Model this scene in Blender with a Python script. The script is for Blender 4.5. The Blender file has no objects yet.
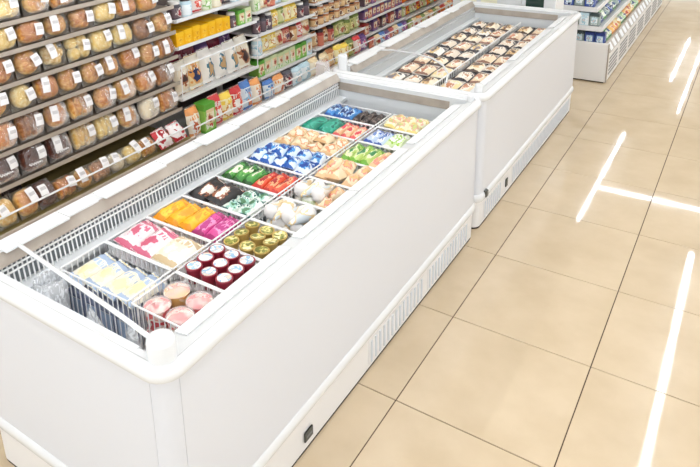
import bpy, math, random
from mathutils import Matrix, Vector
PI = math.pi
R_ = math.radians
sc = bpy.context.scene
col = sc.collection

# ------------------------------------------------------------------ camera
cam_d = bpy.data.cameras.new('camera')
cam = bpy.data.objects.new('camera', cam_d)
col.objects.link(cam)
RT = Vector((0.81879706, 0.57287185, -0.0372723))
UP = Vector((-0.13441024, 0.25442107, 0.95770758))
FW = Vector((-0.55812657, 0.77915837, -0.28531907))
m = Matrix.Identity(4)
for k in range(3):
    m[k][0], m[k][1], m[k][2] = RT[k], UP[k], -FW[k]
m.translation = Vector((0.963746, -2.611605, 2.096929))
cam.matrix_world = m
cam_d.sensor_fit = 'HORIZONTAL'
cam_d.sensor_width = 36
cam_d.lens = 679.74 / 700 * 36
cam_d.shift_x = (350 - 284.7638) / 700
cam_d.shift_y = (56.3651 - 233.5) / 700
cam_d.clip_start = 0.05
sc.camera = cam

# ------------------------------------------------------------------ world, exposure
w = bpy.data.worlds.new('store_light')
sc.world = w
w.use_nodes = True
w.node_tree.nodes['Background'].inputs[0].default_value = (0.93, 0.97, 1.0, 1)
w.node_tree.nodes['Background'].inputs[1].default_value = 1.9
sc.view_settings.view_transform = 'Standard'
sc.view_settings.look = 'None'
sc.view_settings.gamma = 1
sc.view_settings.use_curve_mapping = False
sc.view_settings.exposure = -0.33
TUBE_STRENGTH = 22.0

# ------------------------------------------------------------------ materials
def lin(c):
    r = []
    for v in c:
        v /= 255.0
        r.append(v / 12.92 if v <= 0.04045 else ((v + 0.055) / 1.055) ** 2.4)
    return (r[0], r[1], r[2], 1)

def mat(name, c, rough=0.5, metal=0.0, emit=0.0, alpha=1.0, coat=0.0, spec=0.5):
    mt = bpy.data.materials.new(name)
    mt.use_nodes = True
    b = mt.node_tree.nodes['Principled BSDF']
    b.inputs['Base Color'].default_value = lin(c)
    b.inputs['Roughness'].default_value = rough
    b.inputs['Metallic'].default_value = metal
    b.inputs['Alpha'].default_value = alpha
    b.inputs['Coat Weight'].default_value = coat
    b.inputs['Specular IOR Level'].default_value = spec
    if emit:
        b.inputs['Emission Color'].default_value = lin(c)
        b.inputs['Emission Strength'].default_value = emit
    return mt

def speckle(mt, c1, c2, scale, detail=4, coord='Object', bump=0.0):
    nt = mt.node_tree
    b = nt.nodes['Principled BSDF']
    tc = nt.nodes.new('ShaderNodeTexCoord')
    no = nt.nodes.new('ShaderNodeTexNoise')
    no.inputs['Scale'].default_value = scale
    no.inputs['Detail'].default_value = detail
    rp = nt.nodes.new('ShaderNodeValToRGB')
    rp.color_ramp.elements[0].position = 0.32
    rp.color_ramp.elements[1].position = 0.68
    rp.color_ramp.elements[0].color = lin(c1)
    rp.color_ramp.elements[1].color = lin(c2)
    oi = nt.nodes.new('ShaderNodeObjectInfo')
    ad = nt.nodes.new('ShaderNodeVectorMath'); ad.operation = 'MULTIPLY_ADD'
    ad.inputs[1].default_value = (1, 1, 1)
    ml = nt.nodes.new('ShaderNodeMath'); ml.operation = 'MULTIPLY'; ml.inputs[1].default_value = 37.0
    nt.links.new(oi.outputs['Random'], ml.inputs[0])
    nt.links.new(tc.outputs[coord], ad.inputs[0])
    nt.links.new(ml.outputs[0], ad.inputs[2])
    nt.links.new(ad.outputs[0], no.inputs['Vector'])
    nt.links.new(no.outputs['Fac'], rp.inputs[0])
    nt.links.new(rp.outputs[0], b.inputs['Base Color'])
    if bump:
        bp = nt.nodes.new('ShaderNodeBump')
        bp.inputs['Strength'].default_value = bump
        bp.inputs['Distance'].default_value = 0.003
        nt.links.new(no.outputs['Fac'], bp.inputs['Height'])
        nt.links.new(bp.outputs[0], b.inputs['Normal'])
    return mt

def printed(name, cols, scale=2.2, rough=0.32, stretch=(1, 1, 1), detail=1.0):
    """A wrapper printed with irregular colour fields: constant-step noise on Generated coordinates."""
    mt = mat(name, cols[0], rough)
    nt = mt.node_tree
    b = nt.nodes['Principled BSDF']
    tc = nt.nodes.new('ShaderNodeTexCoord')
    oi = nt.nodes.new('ShaderNodeObjectInfo')
    ml = nt.nodes.new('ShaderNodeMath'); ml.operation = 'MULTIPLY'; ml.inputs[1].default_value = 53.0
    ad = nt.nodes.new('ShaderNodeVectorMath'); ad.operation = 'MULTIPLY_ADD'
    ad.inputs[1].default_value = stretch
    no = nt.nodes.new('ShaderNodeTexNoise')
    no.inputs['Scale'].default_value = scale
    no.inputs['Detail'].default_value = detail
    no.inputs['Distortion'].default_value = 0.6
    rp = nt.nodes.new('ShaderNodeValToRGB')
    cr = rp.color_ramp
    cr.interpolation = 'CONSTANT'
    n = len(cols)
    lo, hi = 0.34, 0.62
    cr.elements[0].position = 0.0
    cr.elements[0].color = lin(cols[0])
    cr.elements[1].position = lo + (hi - lo) * 1 / n + 0.04
    cr.elements[1].color = lin(cols[1 % n])
    for i in range(2, n):
        e = cr.elements.new(lo + (hi - lo) * i / (n - 1))
        e.color = lin(cols[i])
    nt.links.new(oi.outputs['Random'], ml.inputs[0])
    nt.links.new(tc.outputs['Generated'], ad.inputs[0])
    nt.links.new(ml.outputs[0], ad.inputs[2])
    nt.links.new(ad.outputs[0], no.inputs['Vector'])
    nt.links.new(no.outputs['Fac'], rp.inputs[0])
    nt.links.new(rp.outputs[0], b.inputs['Base Color'])
    return mt

def design(name, cols, axes='xy', rough=0.3, pic=0.30):
    """Flat print of a package: band ends, a picture field in the middle and rows of small marks like lettering."""
    band, base, p1, p2 = (list(cols) + list(cols))[:4]
    mt = mat(name, base, rough)
    nt = mt.node_tree
    b = nt.nodes['Principled BSDF']
    L = nt.links.new
    def N(t, **kw):
        n_ = nt.nodes.new(t)
        for k_, v_ in kw.items():
            setattr(n_, k_, v_)
        return n_
    def math_(op, a, c):
        n_ = N('ShaderNodeMath', operation=op)
        for q, v_ in enumerate((a, c)):
            if isinstance(v_, (int, float)):
                n_.inputs[q].default_value = v_
            else:
                L(v_, n_.inputs[q])
        return n_.outputs[0]
    tc = N('ShaderNodeTexCoord'); sp = N('ShaderNodeSeparateXYZ'); oi = N('ShaderNodeObjectInfo')
    L(tc.outputs['Generated'], sp.inputs[0])
    U, V = sp.outputs['XYZ'.index(axes[0].upper())], sp.outputs['XYZ'.index(axes[1].upper())]
    rd = math_('MULTIPLY', oi.outputs['Random'], 41.0)
    cb = N('ShaderNodeCombineXYZ'); L(U, cb.inputs[0]); L(V, cb.inputs[1]); L(rd, cb.inputs[2])
    no = N('ShaderNodeTexNoise'); no.inputs['Scale'].default_value = 4.2; no.inputs['Detail'].default_value = 3
    L(cb.outputs[0], no.inputs['Vector'])
    rf = math_('FRACT', math_('MULTIPLY', oi.outputs['Random'], 7.31), 0)
    du = math_('SUBTRACT', U, math_('ADD', .36, math_('MULTIPLY', rf, .28))); dv = math_('SUBTRACT', V, math_('ADD', 0.30, math_('MULTIPLY', oi.outputs['Random'], 0.22)))
    d2 = math_('SQRT', math_('ADD', math_('MULTIPLY', du, du), math_('MULTIPLY', dv, dv)), 0)
    d3 = math_('ADD', d2, math_('MULTIPLY', math_('SUBTRACT', no.outputs['Fac'], 0.5), 0.8))
    def mix(fac, ca, cc):
        n_ = N('ShaderNodeMix', data_type='RGBA')
        L(fac, n_.inputs['Factor'])
        for q, v_ in ((6, ca), (7, cc)):
            if isinstance(v_, tuple):
                n_.inputs[q].default_value = v_
            else:
                L(v_, n_.inputs[q])
        return n_.outputs[2]
    c = mix(math_('LESS_THAN', d3, pic), lin(base), lin(p1))
    c = mix(math_('LESS_THAN', d3, pic * .62), c, lin(p2))
    c = mix(math_('GREATER_THAN', math_('ADD', V, math_('MULTIPLY', no.outputs['Fac'], .12)), .84), c, lin(band))
    c = mix(math_('LESS_THAN', math_('ADD', V, math_('MULTIPLY', no.outputs['Fac'], .10)), .14), c, lin(band))
    # lettering-like marks
    cl = N('ShaderNodeCombineXYZ'); L(math_('MULTIPLY', U, 16), cl.inputs[0]); L(math_('MULTIPLY', V, 4), cl.inputs[1]); L(rd, cl.inputs[2])
    nl = N('ShaderNodeTexNoise'); nl.inputs['Scale'].default_value = 1.0; nl.inputs['Detail'].default_value = 0
    L(cl.outputs[0], nl.inputs['Vector'])
    wv = math_('ABSOLUTE', math_('SUBTRACT', V, .66), 0)
    marks = math_('MULTIPLY', math_('LESS_THAN', wv, .075), math_('GREATER_THAN', nl.outputs['Fac'], .52))
    marks = math_('MULTIPLY', marks, math_('LESS_THAN', math_('ABSOLUTE', du, 0), .36))
    c = mix(marks, c, lin(band))
    L(c, b.inputs['Base Color'])
    return mt

M = {}
M['white'] = mat('white_enamel', (240, 238, 236), 0.3)
M['panel'] = mat('freezer_panel', (222, 224, 230), 0.28)
M['rim'] = mat('white_rim_plastic', (232, 233, 234), 0.22)
M['liner'] = mat('white_liner', (226, 229, 231), 0.35)
M['ledge'] = mat('ledge_plastic', (218, 219, 219), 0.3)
M['kick'] = mat('white_kick', (236, 234, 233), 0.35)
M['slot'] = mat('pale_vent_slot', (216, 220, 226), 0.6)
M['steel'] = speckle(mat('brushed_aluminium', (176, 168, 158), 0.35, 0.15), (168, 156, 144), (190, 180, 168), 9)
M['channel'] = mat('pale_grey_channel', (198, 200, 200), 0.35)
M['gap_strip'] = mat('grey_gap_strip', (178, 174, 162), 0.5)
M['slot_grey'] = mat('grey_vent_slot', (158, 158, 156), 0.6)
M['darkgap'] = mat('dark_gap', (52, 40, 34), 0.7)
M['badge'] = mat('dark_badge', (74, 76, 70), 0.4)
M['ink'] = mat('grey_ink', (120, 122, 124), 0.6)
M['faint'] = mat('faint_label_print', (206, 202, 202), 0.6)
M['strip'] = mat('price_strip_card', (240, 241, 242), 0.4)
M['wire'] = mat('white_coated_wire', (244, 244, 244), 0.35)
M['grille_back'] = mat('grey_air_duct', (128, 134, 138), 0.6)
M['frost'] = mat('clear_film', (245, 247, 250), 0.12, alpha=0.28)
M['film'] = mat('bread_bag_film', (252, 251, 250), 0.18, alpha=0.16, spec=0.9)
M['lid_clear'] = mat('clear_lid', (245, 240, 240), 0.08, alpha=0.3, spec=0.8)
def crumpled_film(mt, lo, hi, scale):
    nt = mt.node_tree
    b = nt.nodes['Principled BSDF']
    tc = nt.nodes.new('ShaderNodeTexCoord'); oi = nt.nodes.new('ShaderNodeObjectInfo')
    ml = nt.nodes.new('ShaderNodeMath'); ml.operation = 'MULTIPLY'; ml.inputs[1].default_value = 29.0
    ad = nt.nodes.new('ShaderNodeVectorMath'); ad.operation = 'MULTIPLY_ADD'; ad.inputs[1].default_value = (1, 1, 1)
    no = nt.nodes.new('ShaderNodeTexNoise'); no.inputs['Scale'].default_value = scale; no.inputs['Detail'].default_value = 3
    no.inputs['Distortion'].default_value = 1.5
    rp = nt.nodes.new('ShaderNodeMapRange')
    rp.inputs['From Min'].default_value = .48; rp.inputs['From Max'].default_value = .66
    rp.inputs['To Min'].default_value = lo; rp.inputs['To Max'].default_value = hi
    bp = nt.nodes.new('ShaderNodeBump'); bp.inputs['Strength'].default_value = .25; bp.inputs['Distance'].default_value = .01
    L = nt.links.new
    L(oi.outputs['Random'], ml.inputs[0]); L(tc.outputs['Generated'], ad.inputs[0]); L(ml.outputs[0], ad.inputs[2])
    L(ad.outputs[0], no.inputs['Vector']); L(no.outputs['Fac'], rp.inputs['Value']); L(rp.outputs[0], b.inputs['Alpha'])
    L(no.outputs['Fac'], bp.inputs['Height']); L(bp.outputs[0], b.inputs['Normal'])
def glossy_film(mt):
    nt = mt.node_tree
    for n_ in list(nt.nodes):
        nt.nodes.remove(n_)
    L = nt.links.new
    out = nt.nodes.new('ShaderNodeOutputMaterial'); mx = nt.nodes.new('ShaderNodeMixShader'); m2 = nt.nodes.new('ShaderNodeMixShader')
    tr = nt.nodes.new('ShaderNodeBsdfTransparent'); df = nt.nodes.new('ShaderNodeBsdfDiffuse'); gl = nt.nodes.new('ShaderNodeBsdfGlossy')
    df.inputs['Color'].default_value = (.92, .92, .92, 1); gl.inputs['Color'].default_value = (1, 1, 1, 1); gl.inputs['Roughness'].default_value = .16
    m2.inputs[0].default_value = .6
    L(df.outputs[0], m2.inputs[1]); L(gl.outputs[0], m2.inputs[2])
    tc = nt.nodes.new('ShaderNodeTexCoord'); no = nt.nodes.new('ShaderNodeTexNoise')
    no.inputs['Scale'].default_value = 42.0; no.inputs['Detail'].default_value = 2; no.inputs['Distortion'].default_value = 1.0
    bp = nt.nodes.new('ShaderNodeBump'); bp.inputs['Strength'].default_value = .5; bp.inputs['Distance'].default_value = .012
    L(tc.outputs['Object'], no.inputs['Vector']); L(no.outputs['Fac'], bp.inputs['Height'])
    L(bp.outputs[0], gl.inputs['Normal']); L(bp.outputs[0], df.inputs['Normal'])
    fr = nt.nodes.new('ShaderNodeFresnel'); fr.inputs['IOR'].default_value = 1.5
    L(bp.outputs[0], fr.inputs['Normal'])
    mr = nt.nodes.new('ShaderNodeMapRange')
    mr.inputs['From Min'].default_value = 0.03; mr.inputs['From Max'].default_value = 0.5
    mr.inputs['To Min'].default_value = 0.09; mr.inputs['To Max'].default_value = 0.6
    L(fr.outputs[0], mr.inputs['Value']); L(mr.outputs[0], mx.inputs[0])
    L(tr.outputs[0], mx.inputs[1]); L(m2.outputs[0], mx.inputs[2]); L(mx.outputs[0], out.inputs['Surface'])
glossy_film(M['film'])
crumpled_film(M['frost'], .4, .95, 7.0)
M['rack'] = mat('grey_brown_rack_metal', (150, 137, 124), 0.4, 0.25)
M['rack_rail'] = mat('rack_rail_metal', (186, 174, 160), 0.35, 0.25)
M['olive'] = speckle(mat('olive_back_panel', (160, 142, 86), 0.6), (150, 132, 78), (170, 152, 96), 6)
M['rackdark'] = mat('dark_back_panel', (74, 62, 58), 0.7)
M['card'] = mat('white_label_card', (242, 239, 238), 0.45)
M['tube'] = mat('lit_tube', (238, 245, 255), 0.4, emit=TUBE_STRENGTH)
M['ceil'] = mat('white_ceiling', (240, 238, 232), 0.8)
M['grout'] = mat('brown_grout', (70, 50, 34), 0.8)

def tile_material():
    mt = mat('polished_beige_tile', (226, 204, 168), 0.09, spec=0.6)
    speckle(mt, (208, 187, 156), (218, 198, 168), 5.0, detail=9)
    nt = mt.node_tree
    b = nt.nodes['Principled BSDF']
    tc = nt.nodes.new('ShaderNodeTexCoord')
    no = nt.nodes.new('ShaderNodeTexNoise')
    no.inputs['Scale'].default_value = 2.5
    no.inputs['Detail'].default_value = 6
    mr = nt.nodes.new('ShaderNodeMapRange')
    mr.inputs['From Min'].default_value = 0.35
    mr.inputs['From Max'].default_value = 0.7
    mr.inputs['To Min'].default_value = 0.025
    mr.inputs['To Max'].default_value = 0.06
    nt.links.new(tc.outputs['Object'], no.inputs['Vector'])
    nt.links.new(no.outputs['Fac'], mr.inputs['Value'])
    nt.links.new(mr.outputs[0], b.inputs['Roughness'])
    return mt
M['tile'] = tile_material()

# ------------------------------------------------------------------ mesh helpers
class MB:
    def __init__(s):
        s.v = []; s.f = []; s.mi = []
    def add(s, vs, fs, mi=0):
        o = len(s.v)
        s.v += [tuple(p) for p in vs]
        s.f += [tuple(i + o for i in f) for f in fs]
        s.mi += [mi] * len(fs)
        return s
    def box(s, x0, x1, y0, y1, z0, z1, mi=0, b=0.0):
        if b <= 0:
            vs = [(x, y, z) for z in (z0, z1) for y in (y0, y1) for x in (x0, x1)]
            return s.add(vs, [(0, 2, 3, 1), (4, 5, 7, 6), (0, 1, 5, 4), (2, 6, 7, 3), (0, 4, 6, 2), (1, 3, 7, 5)], mi)
        b = min(b, (x1 - x0) * .45, (y1 - y0) * .45, (z1 - z0) * .45)
        # chamfered box: three rings
        def ring(i, z):
            return [(x0 + b + i, y0 + i, z), (x1 - b - i, y0 + i, z), (x1 - i, y0 + b + i, z), (x1 - i, y1 - b - i, z),
                    (x1 - b - i, y1 - i, z), (x0 + b + i, y1 - i, z), (x0 + i, y1 - b - i, z), (x0 + i, y0 + b + i, z)]
        rs = [ring(b * .9, z0), ring(0, z0 + b), ring(0, z1 - b), ring(b * .9, z1)]
        vs = sum(rs, [])
        fs = [tuple(range(7, -1, -1)), tuple(range(24, 32))]
        for k in range(3):
            for i in range(8):
                j = (i + 1) % 8
                fs.append((k * 8 + i, k * 8 + j, k * 8 + 8 + j, k * 8 + 8 + i))
        return s.add(vs, fs, mi)
    def prism_y(s, prof, y0, y1, mi=0):
        n = len(prof)
        vs = [(x, y0, z) for x, z in prof] + [(x, y1, z) for x, z in prof]
        fs = [tuple(range(n)), tuple(range(2 * n - 1, n - 1, -1))]
        fs += [(i, n + i, n + (i + 1) % n, (i + 1) % n) for i in range(n)]
        return s.add(vs, fs, mi)
    def prism_x(s, prof, x0, x1, mi=0):
        n = len(prof)
        vs = [(x0, y, z) for y, z in prof] + [(x1, y, z) for y, z in prof]
        fs = [tuple(range(n)), tuple(range(2 * n - 1, n - 1, -1))]
        fs += [(i, n + i, n + (i + 1) % n, (i + 1) % n) for i in range(n)]
        return s.add(vs, fs, mi)
    def tube(s, pts, r, n=6, mi=0):
        pts = [Vector(p) for p in pts]
        vs = []
        for i, p in enumerate(pts):
            t = (pts[min(i + 1, len(pts) - 1)] - pts[max(i - 1, 0)]).normalized()
            a = Vector((0, 0, 1)) if abs(t.z) < .9 else Vector((1, 0, 0))
            u = t.cross(a).normalized(); v = t.cross(u)
            vs += [p + r * (math.cos(2 * PI * k / n) * u + math.sin(2 * PI * k / n) * v) for k in range(n)]
        fs = []
        for i in range(len(pts) - 1):
            for k in range(n):
                fs.append((i * n + k, i * n + (k + 1) % n, (i + 1) * n + (k + 1) % n, (i + 1) * n + k))
        fs.append(tuple(range(n))); fs.append(tuple(range(len(pts) * n - 1, (len(pts) - 1) * n - 1, -1)))
        return s.add(vs, fs, mi)
    def lathe(s, prof, n=20, c=(0, 0, 0), mi=0):
        vs = [(c[0] + r * math.cos(2 * PI * k / n), c[1] + r * math.sin(2 * PI * k / n), c[2] + z) for r, z in prof for k in range(n)]
        fs = []
        for i in range(len(prof) - 1):
            for k in range(n):
                fs.append((i * n + k, i * n + (k + 1) % n, (i + 1) * n + (k + 1) % n, (i + 1) * n + k))
        fs.append(tuple(range(n - 1, -1, -1))); fs.append(tuple(range((len(prof) - 1) * n, len(prof) * n)))
        return s.add(vs, fs, mi)
    def ring(s, path, sec, mi=0, closed=True):
        n = len(sec); vs = []
        for px, py, nx, ny in path:
            vs += [(px + nx * d, py + ny * d, z) for d, z in sec]
        fs = []
        N = len(path)
        for i in range(N if closed else N - 1):
            j = (i + 1) % N
            for k in range(n):
                fs.append((i * n + k, j * n + k, j * n + (k + 1) % n, i * n + (k + 1) % n))
        if not closed:
            fs.append(tuple(range(n))); fs.append(tuple(range(N * n - 1, (N - 1) * n - 1, -1)))
        return s.add(vs, fs, mi)
    def mesh(s, name, mats, smooth=False):
        me = bpy.data.meshes.new(name)
        me.from_pydata(s.v, [], s.f)
        for x in (mats if isinstance(mats, (list, tuple)) else [mats]):
            me.materials.append(x)
        me.polygons.foreach_set('material_index', s.mi)
        import bmesh
        bm = bmesh.new(); bm.from_mesh(me)
        bmesh.ops.recalc_face_normals(bm, faces=bm.faces)
        bm.to_mesh(me); bm.free()
        if smooth:
            me.polygons.foreach_set('use_smooth', [True] * len(me.polygons))
            try:
                me.set_sharp_from_angle(angle=R_(smooth if smooth > 1 else 40))
            except Exception:
                pass
        me.update()
        return me

def obj(name, me, parent=None, material=None, loc=None, rot=None):
    o = bpy.data.objects.new(name, me)
    col.objects.link(o)
    if parent is not None:
        o.parent = parent
    if loc is not None:
        o.location = loc
    if rot is not None:
        o.rotation_euler = rot
    if material is not None and me is not None:
        o.material_slots[0].link = 'OBJECT'
        o.material_slots[0].material = material
    return o

def build(name, mb, mats, parent=None, smooth=False):
    return obj(name, mb.mesh(name, mats, smooth), parent)

def tag(o, label, cat, group=None):
    o['label'] = label
    o['category'] = cat
    if group:
        o['group'] = group
    return o

def thing(name, label, cat, loc=(0, 0, 0), rot=(0, 0, 0), group=None):
    return tag(obj(name, None, None, None, loc, rot), label, cat, group)

def structure(o):
    o['kind'] = 'structure'
    return o

ORD = ['first', 'second', 'third', 'fourth', 'fifth', 'sixth', 'seventh', 'eighth', 'ninth', 'tenth', 'eleventh', 'twelfth',
       'thirteenth', 'fourteenth', 'fifteenth', 'sixteenth']
rnd = random.Random(7)

# ------------------------------------------------------------------ floor, ceiling, lights
fl = structure(build('floor', MB().box(-6, 6, -5, 24, -.06, -.004), M['grout']))
tm = MB().box(-.2980, .2980, -.2980, .2980, -.03, 0, b=.0015).mesh('floor_tile', M['tile'])
for i in range(-1, 5):
    for j in range(-5, 17):
        if i == 4 and j > 6:
            continue
        obj('floor_tile', tm, fl, None, (i * .6 + .3, j * .6 + .3, 0))
for i in range(-3, -1):
    for j in range(-5, 9):
        obj('floor_tile', tm, fl, None, (i * .6 + .3, j * .6 + .3, 0))
far = MB()
for i in range(-9, 10):
    for j in range(-8, 39):
        if -3 <= i < 4 and -5 <= j < 17 or (i == 4 and -5 <= j <= 6):
            continue
        far.box(i * .6 + .002, i * .6 + .598, j * .6 + .002, j * .6 + .598, -.03, 0)
fo = build('floor_tile', far, M['tile'], fl)
fo['kind'] = 'stuff'
CH = 3.2
structure(build('ceiling', MB().box(-6, 6, -5, 24, CH + .06, CH + .12), M['ceil']))

def ceiling_light(x0, x1, y0, y1, label):
    cx, cy = (x0 + x1) / 2, (y0 + y1) / 2
    t = thing('ceiling_light', label, 'ceiling light', (cx, cy, CH), group='ceiling tube lights')
    hx, hy = (x1 - x0) / 2, (y1 - y0) / 2
    build('housing', MB().box(-hx - .02, hx + .02, -hy - .02, hy + .02, .025, .06, b=.008), M['white'], t)
    build('tube', MB().box(-hx, hx, -hy, hy, -.012, .024, b=.01), M['tube'], t)
W2 = .032
ceiling_light(-.76 - .02, -.76 + .02, 7.0, 10.75, 'lit ceiling tube running along the aisle beyond the second chest freezer')
ceiling_light(-.70, 3.0, 8.23 - .022, 8.23 + .022, 'lit ceiling tube crossing the aisle ahead')
ceiling_light(.70 - W2, .70 + W2, 2.5, 6.9, 'lit ceiling tube over the open tiled aisle')
ceiling_light(.70 - W2, .70 + W2, -4.0, 2.0, 'lit ceiling tube above the viewpoint at the near end of the aisle')
ceiling_light(-1.6 - W2, -1.6 + W2, -4.0, 3.0, 'added unseen tube lighting the bread shelves from over the narrow gap')  # extra tube put over the gap to brighten the bread fronts
ceiling_light(-1.9 - W2, -1.9 + W2, 3.4, 6.0, 'added unseen fill tube above the far grocery shelves')  # extra unseen fill tube for the far shelves
ceiling_light(-.6 - W2, -.6 + W2, -4.0, .5, 'added unseen fill tube above the near chest freezer')  # unseen tube added over the near freezer to light the scene
ceiling_light(2.3 - W2, 2.3 + W2, -4.0, 3.0, 'added unseen fill tube on the far right of the aisle, near end')  # added fill row, placed clear of the floor reflections
ceiling_light(2.3 - W2, 2.3 + W2, 3.4, 7.6, 'added unseen fill tube on the far right of the aisle, far end')  # far half of the added right-hand fill row
ceiling_light(-.42 - .02, -.42 + .02, 14.5, 18.5, 'lit ceiling tube at the distant end of the store')
ceiling_light(-.05 - .015, -.05 + .015, 12.4, 19.5, 'lit ceiling tube at the distant end, right of its neighbour')

# ------------------------------------------------------------------ chest freezers
def rrect(x0, x1, y0, y1, r, n=6):
    out = []
    for cx, cy, a0 in ((x1 - r, y0 + r, -90), (x1 - r, y1 - r, 0), (x0 + r, y1 - r, 90), (x0 + r, y0 + r, 180)):
        out.append([(cx + r * math.cos(R_(a0 + 90 * k / n)), cy + r * math.sin(R_(a0 + 90 * k / n)),
                     math.cos(R_(a0 + 90 * k / n)), math.sin(R_(a0 + 90 * k / n))) for k in range(n + 1)])
    return out   # four corner arcs

XF, XB = -.162, -1.11

def freezer(y0, y1, label, first):
    t = thing('chest_freezer', label, 'freezer', ((XF + XB) / 2, (y0 + y1) / 2, 0), group='white chest freezers')
    ox, oy = -(XF + XB) / 2, -(y0 + y1) / 2
    def put(name, mb, m_, parent=t, smooth=False):
        o = build(name, mb, m_, parent, smooth)
        if parent is t:
            o.location = (ox, oy, 0)
        return o
    arcs = rrect(XB, XF, y0, y1, .055)
    path = sum(arcs, [])
    # outer panels: four straight ones, four rounded corners, with a hairline between
    sec = [(-.03, .215), (0, .215), (0, .785), (-.03, .785)]
    g = .0015
    for k in range(4):
        put('corner_panel', MB().ring(arcs[k], sec, closed=False), M['panel'], smooth=40)
        a = arcs[k][-1]; b = arcs[(k + 1) % 4][0]
        dx, dy = b[0] - a[0], b[1] - a[1]
        L = math.hypot(dx, dy); dx /= L; dy /= L
        p = [(a[0] + dx * g, a[1] + dy * g, a[2], a[3]), (b[0] - dx * g, b[1] - dy * g, b[2], b[3])]
        nm = ('front_panel', 'end_panel', 'back_panel', 'end_panel')[k]
        put(nm, MB().ring(p, sec, closed=False), M['panel'])
    # core that closes the body under the panels
    put('inner_shell', MB().ring(path, [(-.045, .10), (-.031, .10), (-.031, .80), (-.045, .80)]), M['liner'])
    # lower bumper, ledge, kick plate
    put('bumper', MB().ring(path, [(-.02, .172), (.004, .172), (.010, .18), (.010, .20), (.006, .213), (.001, .219), (-.02, .219)]), M['rim'], smooth=50)
    put('ledge_trim', MB().ring(path, [(-.02, .158), (-.001, .158), (-.001, .171), (-.02, .171)]), M['white'])
    put('kick_plate', MB().ring(path, [(-.03, .012), (-.006, .012), (-.004, .157), (-.03, .157)]), M['kick'])
    put('foot_shadow_gap', MB().ring(path, [(-.03, 0), (-.008, 0), (-.008, .0115), (-.03, .0115)]), M['darkgap'])  # dark strip, coloured as the shadow line under the kick plate
    # vent grilles on the kick plate
    vents = [(y0 + 1.12, y0 + 1.66), (y0 + 1.72, y1 - .12)] if first else [(y0 + .1, y0 + .40), (y0 + .62, y1 - .12)]
    for a, b in vents:
        vb = MB(); vs = MB()
        vb.box(XF - .0045, XF - .002, a, b, .03, .145)
        n = int((b - a) / .036)
        for k in range(n):
            yy = a + (k + .5) * (b - a) / n
            vs.box(XF - .0019, XF + .0022, yy - .006, yy + .006, .036, .139)
        v = put('vent_grille', vb, M['kick'])
        q = build('vent_slot', vs, M['slot'], v)
        q['kind'] = 'stuff'
    if first:
        bd = put('badge', MB().box(XF - .004, XF + .0035, -1.01, -.955, .05, .092, b=.003), M['badge'])
        build('badge_print', MB().box(XF + .0036, XF + .0042, -1.0, -.965, .066, .076), M['ink'], bd)
    else:
        put('badge', MB().box(XF - .004, XF + .0035, y0 + .49, y0 + .525, .06, .115, b=.003), M['badge'])
        put('bumper_cap', MB().box(XF - .01, XF + .017, y0 + .075, y0 + .115, .18, .225, b=.006), M['badge'])
    # top rim
    put('rim', MB().ring(path, [(-.045, .781), (.008, .781), (.017, .788), (.019, .806), (.013, .820), (.004, .827), (-.008, .828), (-.016, .822), (-.018, .814), (-.045, .812)]), M['rim'], smooth=50)
    xi, xo = -.305, -1.045      # inner liner limits
    # front ledge with its price strips
    put('front_ledge', MB().prism_y([(XF - .022, .8135), (XF - .05, .8135), (XF - .058, .803), (XF - .118, .792), (XF - .128, .776), (xi - .004, .752), (xi - .004, .70), (XF - .05, .70)], y0 + .075, y1 - .075), M['ledge'])
    put('gap_strip', MB().box(xi - .024, xi - .0045, y0 + .1, y1 - .08, .722, .735), M['gap_strip'])  # grey strip added to stand for the gap between ledge and baskets
    y = y0 + .16
    k = 0
    while y < y1 - .3:
        L = (.52, .40, .46, .34)[k % 4]
        e = min(y + L, y1 - .12)
        put('price_strip', MB().prism_y([(XF - .066, .803), (XF - .113, .7945), (XF - .115, .799), (XF - .067, .8075)], y, e), M['strip'])
        y = e + (.006 if k % 2 else .07)
        k += 1
    # back rail with notched price strips, aluminium slope, air grille, shelf under it
    put('back_rail', MB().prism_y([(XB + .03, .8322), (XB + .03, .845), (XB + .095, .845), (XB + .095, .80), (XB + .04, .78)], y0 + .06, y1 - .06), M['rim'])
    y = y0 + .1
    k = 0
    while y < y1 - .25:
        L = (.26, .14, .33, .2, .24)[k % 5]
        e = min(y + L, y1 - .08)
        dp = (.122, .109, .118, .104)[k % 4]
        put('price_strip', MB().prism_y([(XB + .04, .8455), (XB + dp, .8455), (XB + dp, .8525), (XB + .04, .8525)], y, e), M['strip'])
        y = e + (.004, .03, .005, .045)[k % 4]
        k += 1
    put('aluminium_slope', MB().prism_y([(XB + .0955, .842), (XB + .118, .808), (XB + .122, .800), (XB + .0955, .796)], y0 + .06, y1 - .06), M['steel'])
    gx = XB + .108
    put('air_duct', MB().prism_y([(gx - .035, .79), (gx - .012, .79), (gx - .002, .70), (gx - .035, .70)], y0 + .06, y1 - .06), M['grille_back'])
    if first:
        gw = MB()
        n = 118
        for k in range(n + 1):
            yy = y0 + .08 + k * (y1 - y0 - .16) / n
            gw.tube([(gx, yy, .802), (gx + .005, yy, .765), (gx + .012, yy, .708)], .0036, 4)
        gg = put('air_grille', gw, M['wire'])
        gg['kind'] = 'stuff'
        for zz, dx in ((.803, 0), (.783, .003), (.765, .006)):
            build('grille_rail', MB().tube([(gx + dx + .002, y0 + .07, zz), (gx + dx + .002, y1 - .07, zz)], .004, 5), M['wire'], gg)
    else:
        put('return_channel', MB().prism_y([(gx, .80), (gx + .012, .795), (gx + .006, .77), (gx + .018, .765), (gx + .014, .708), (gx, .708)], y0 + .06, y1 - .06), M['channel'])
    put('back_shelf', MB().prism_y([(gx - .005, .7075), (-.942, .7075), (-.942, .69), (gx - .005, .69)], y0 + .06, y1 - .06), M['liner'])
    # liner
    zf = .46
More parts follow.
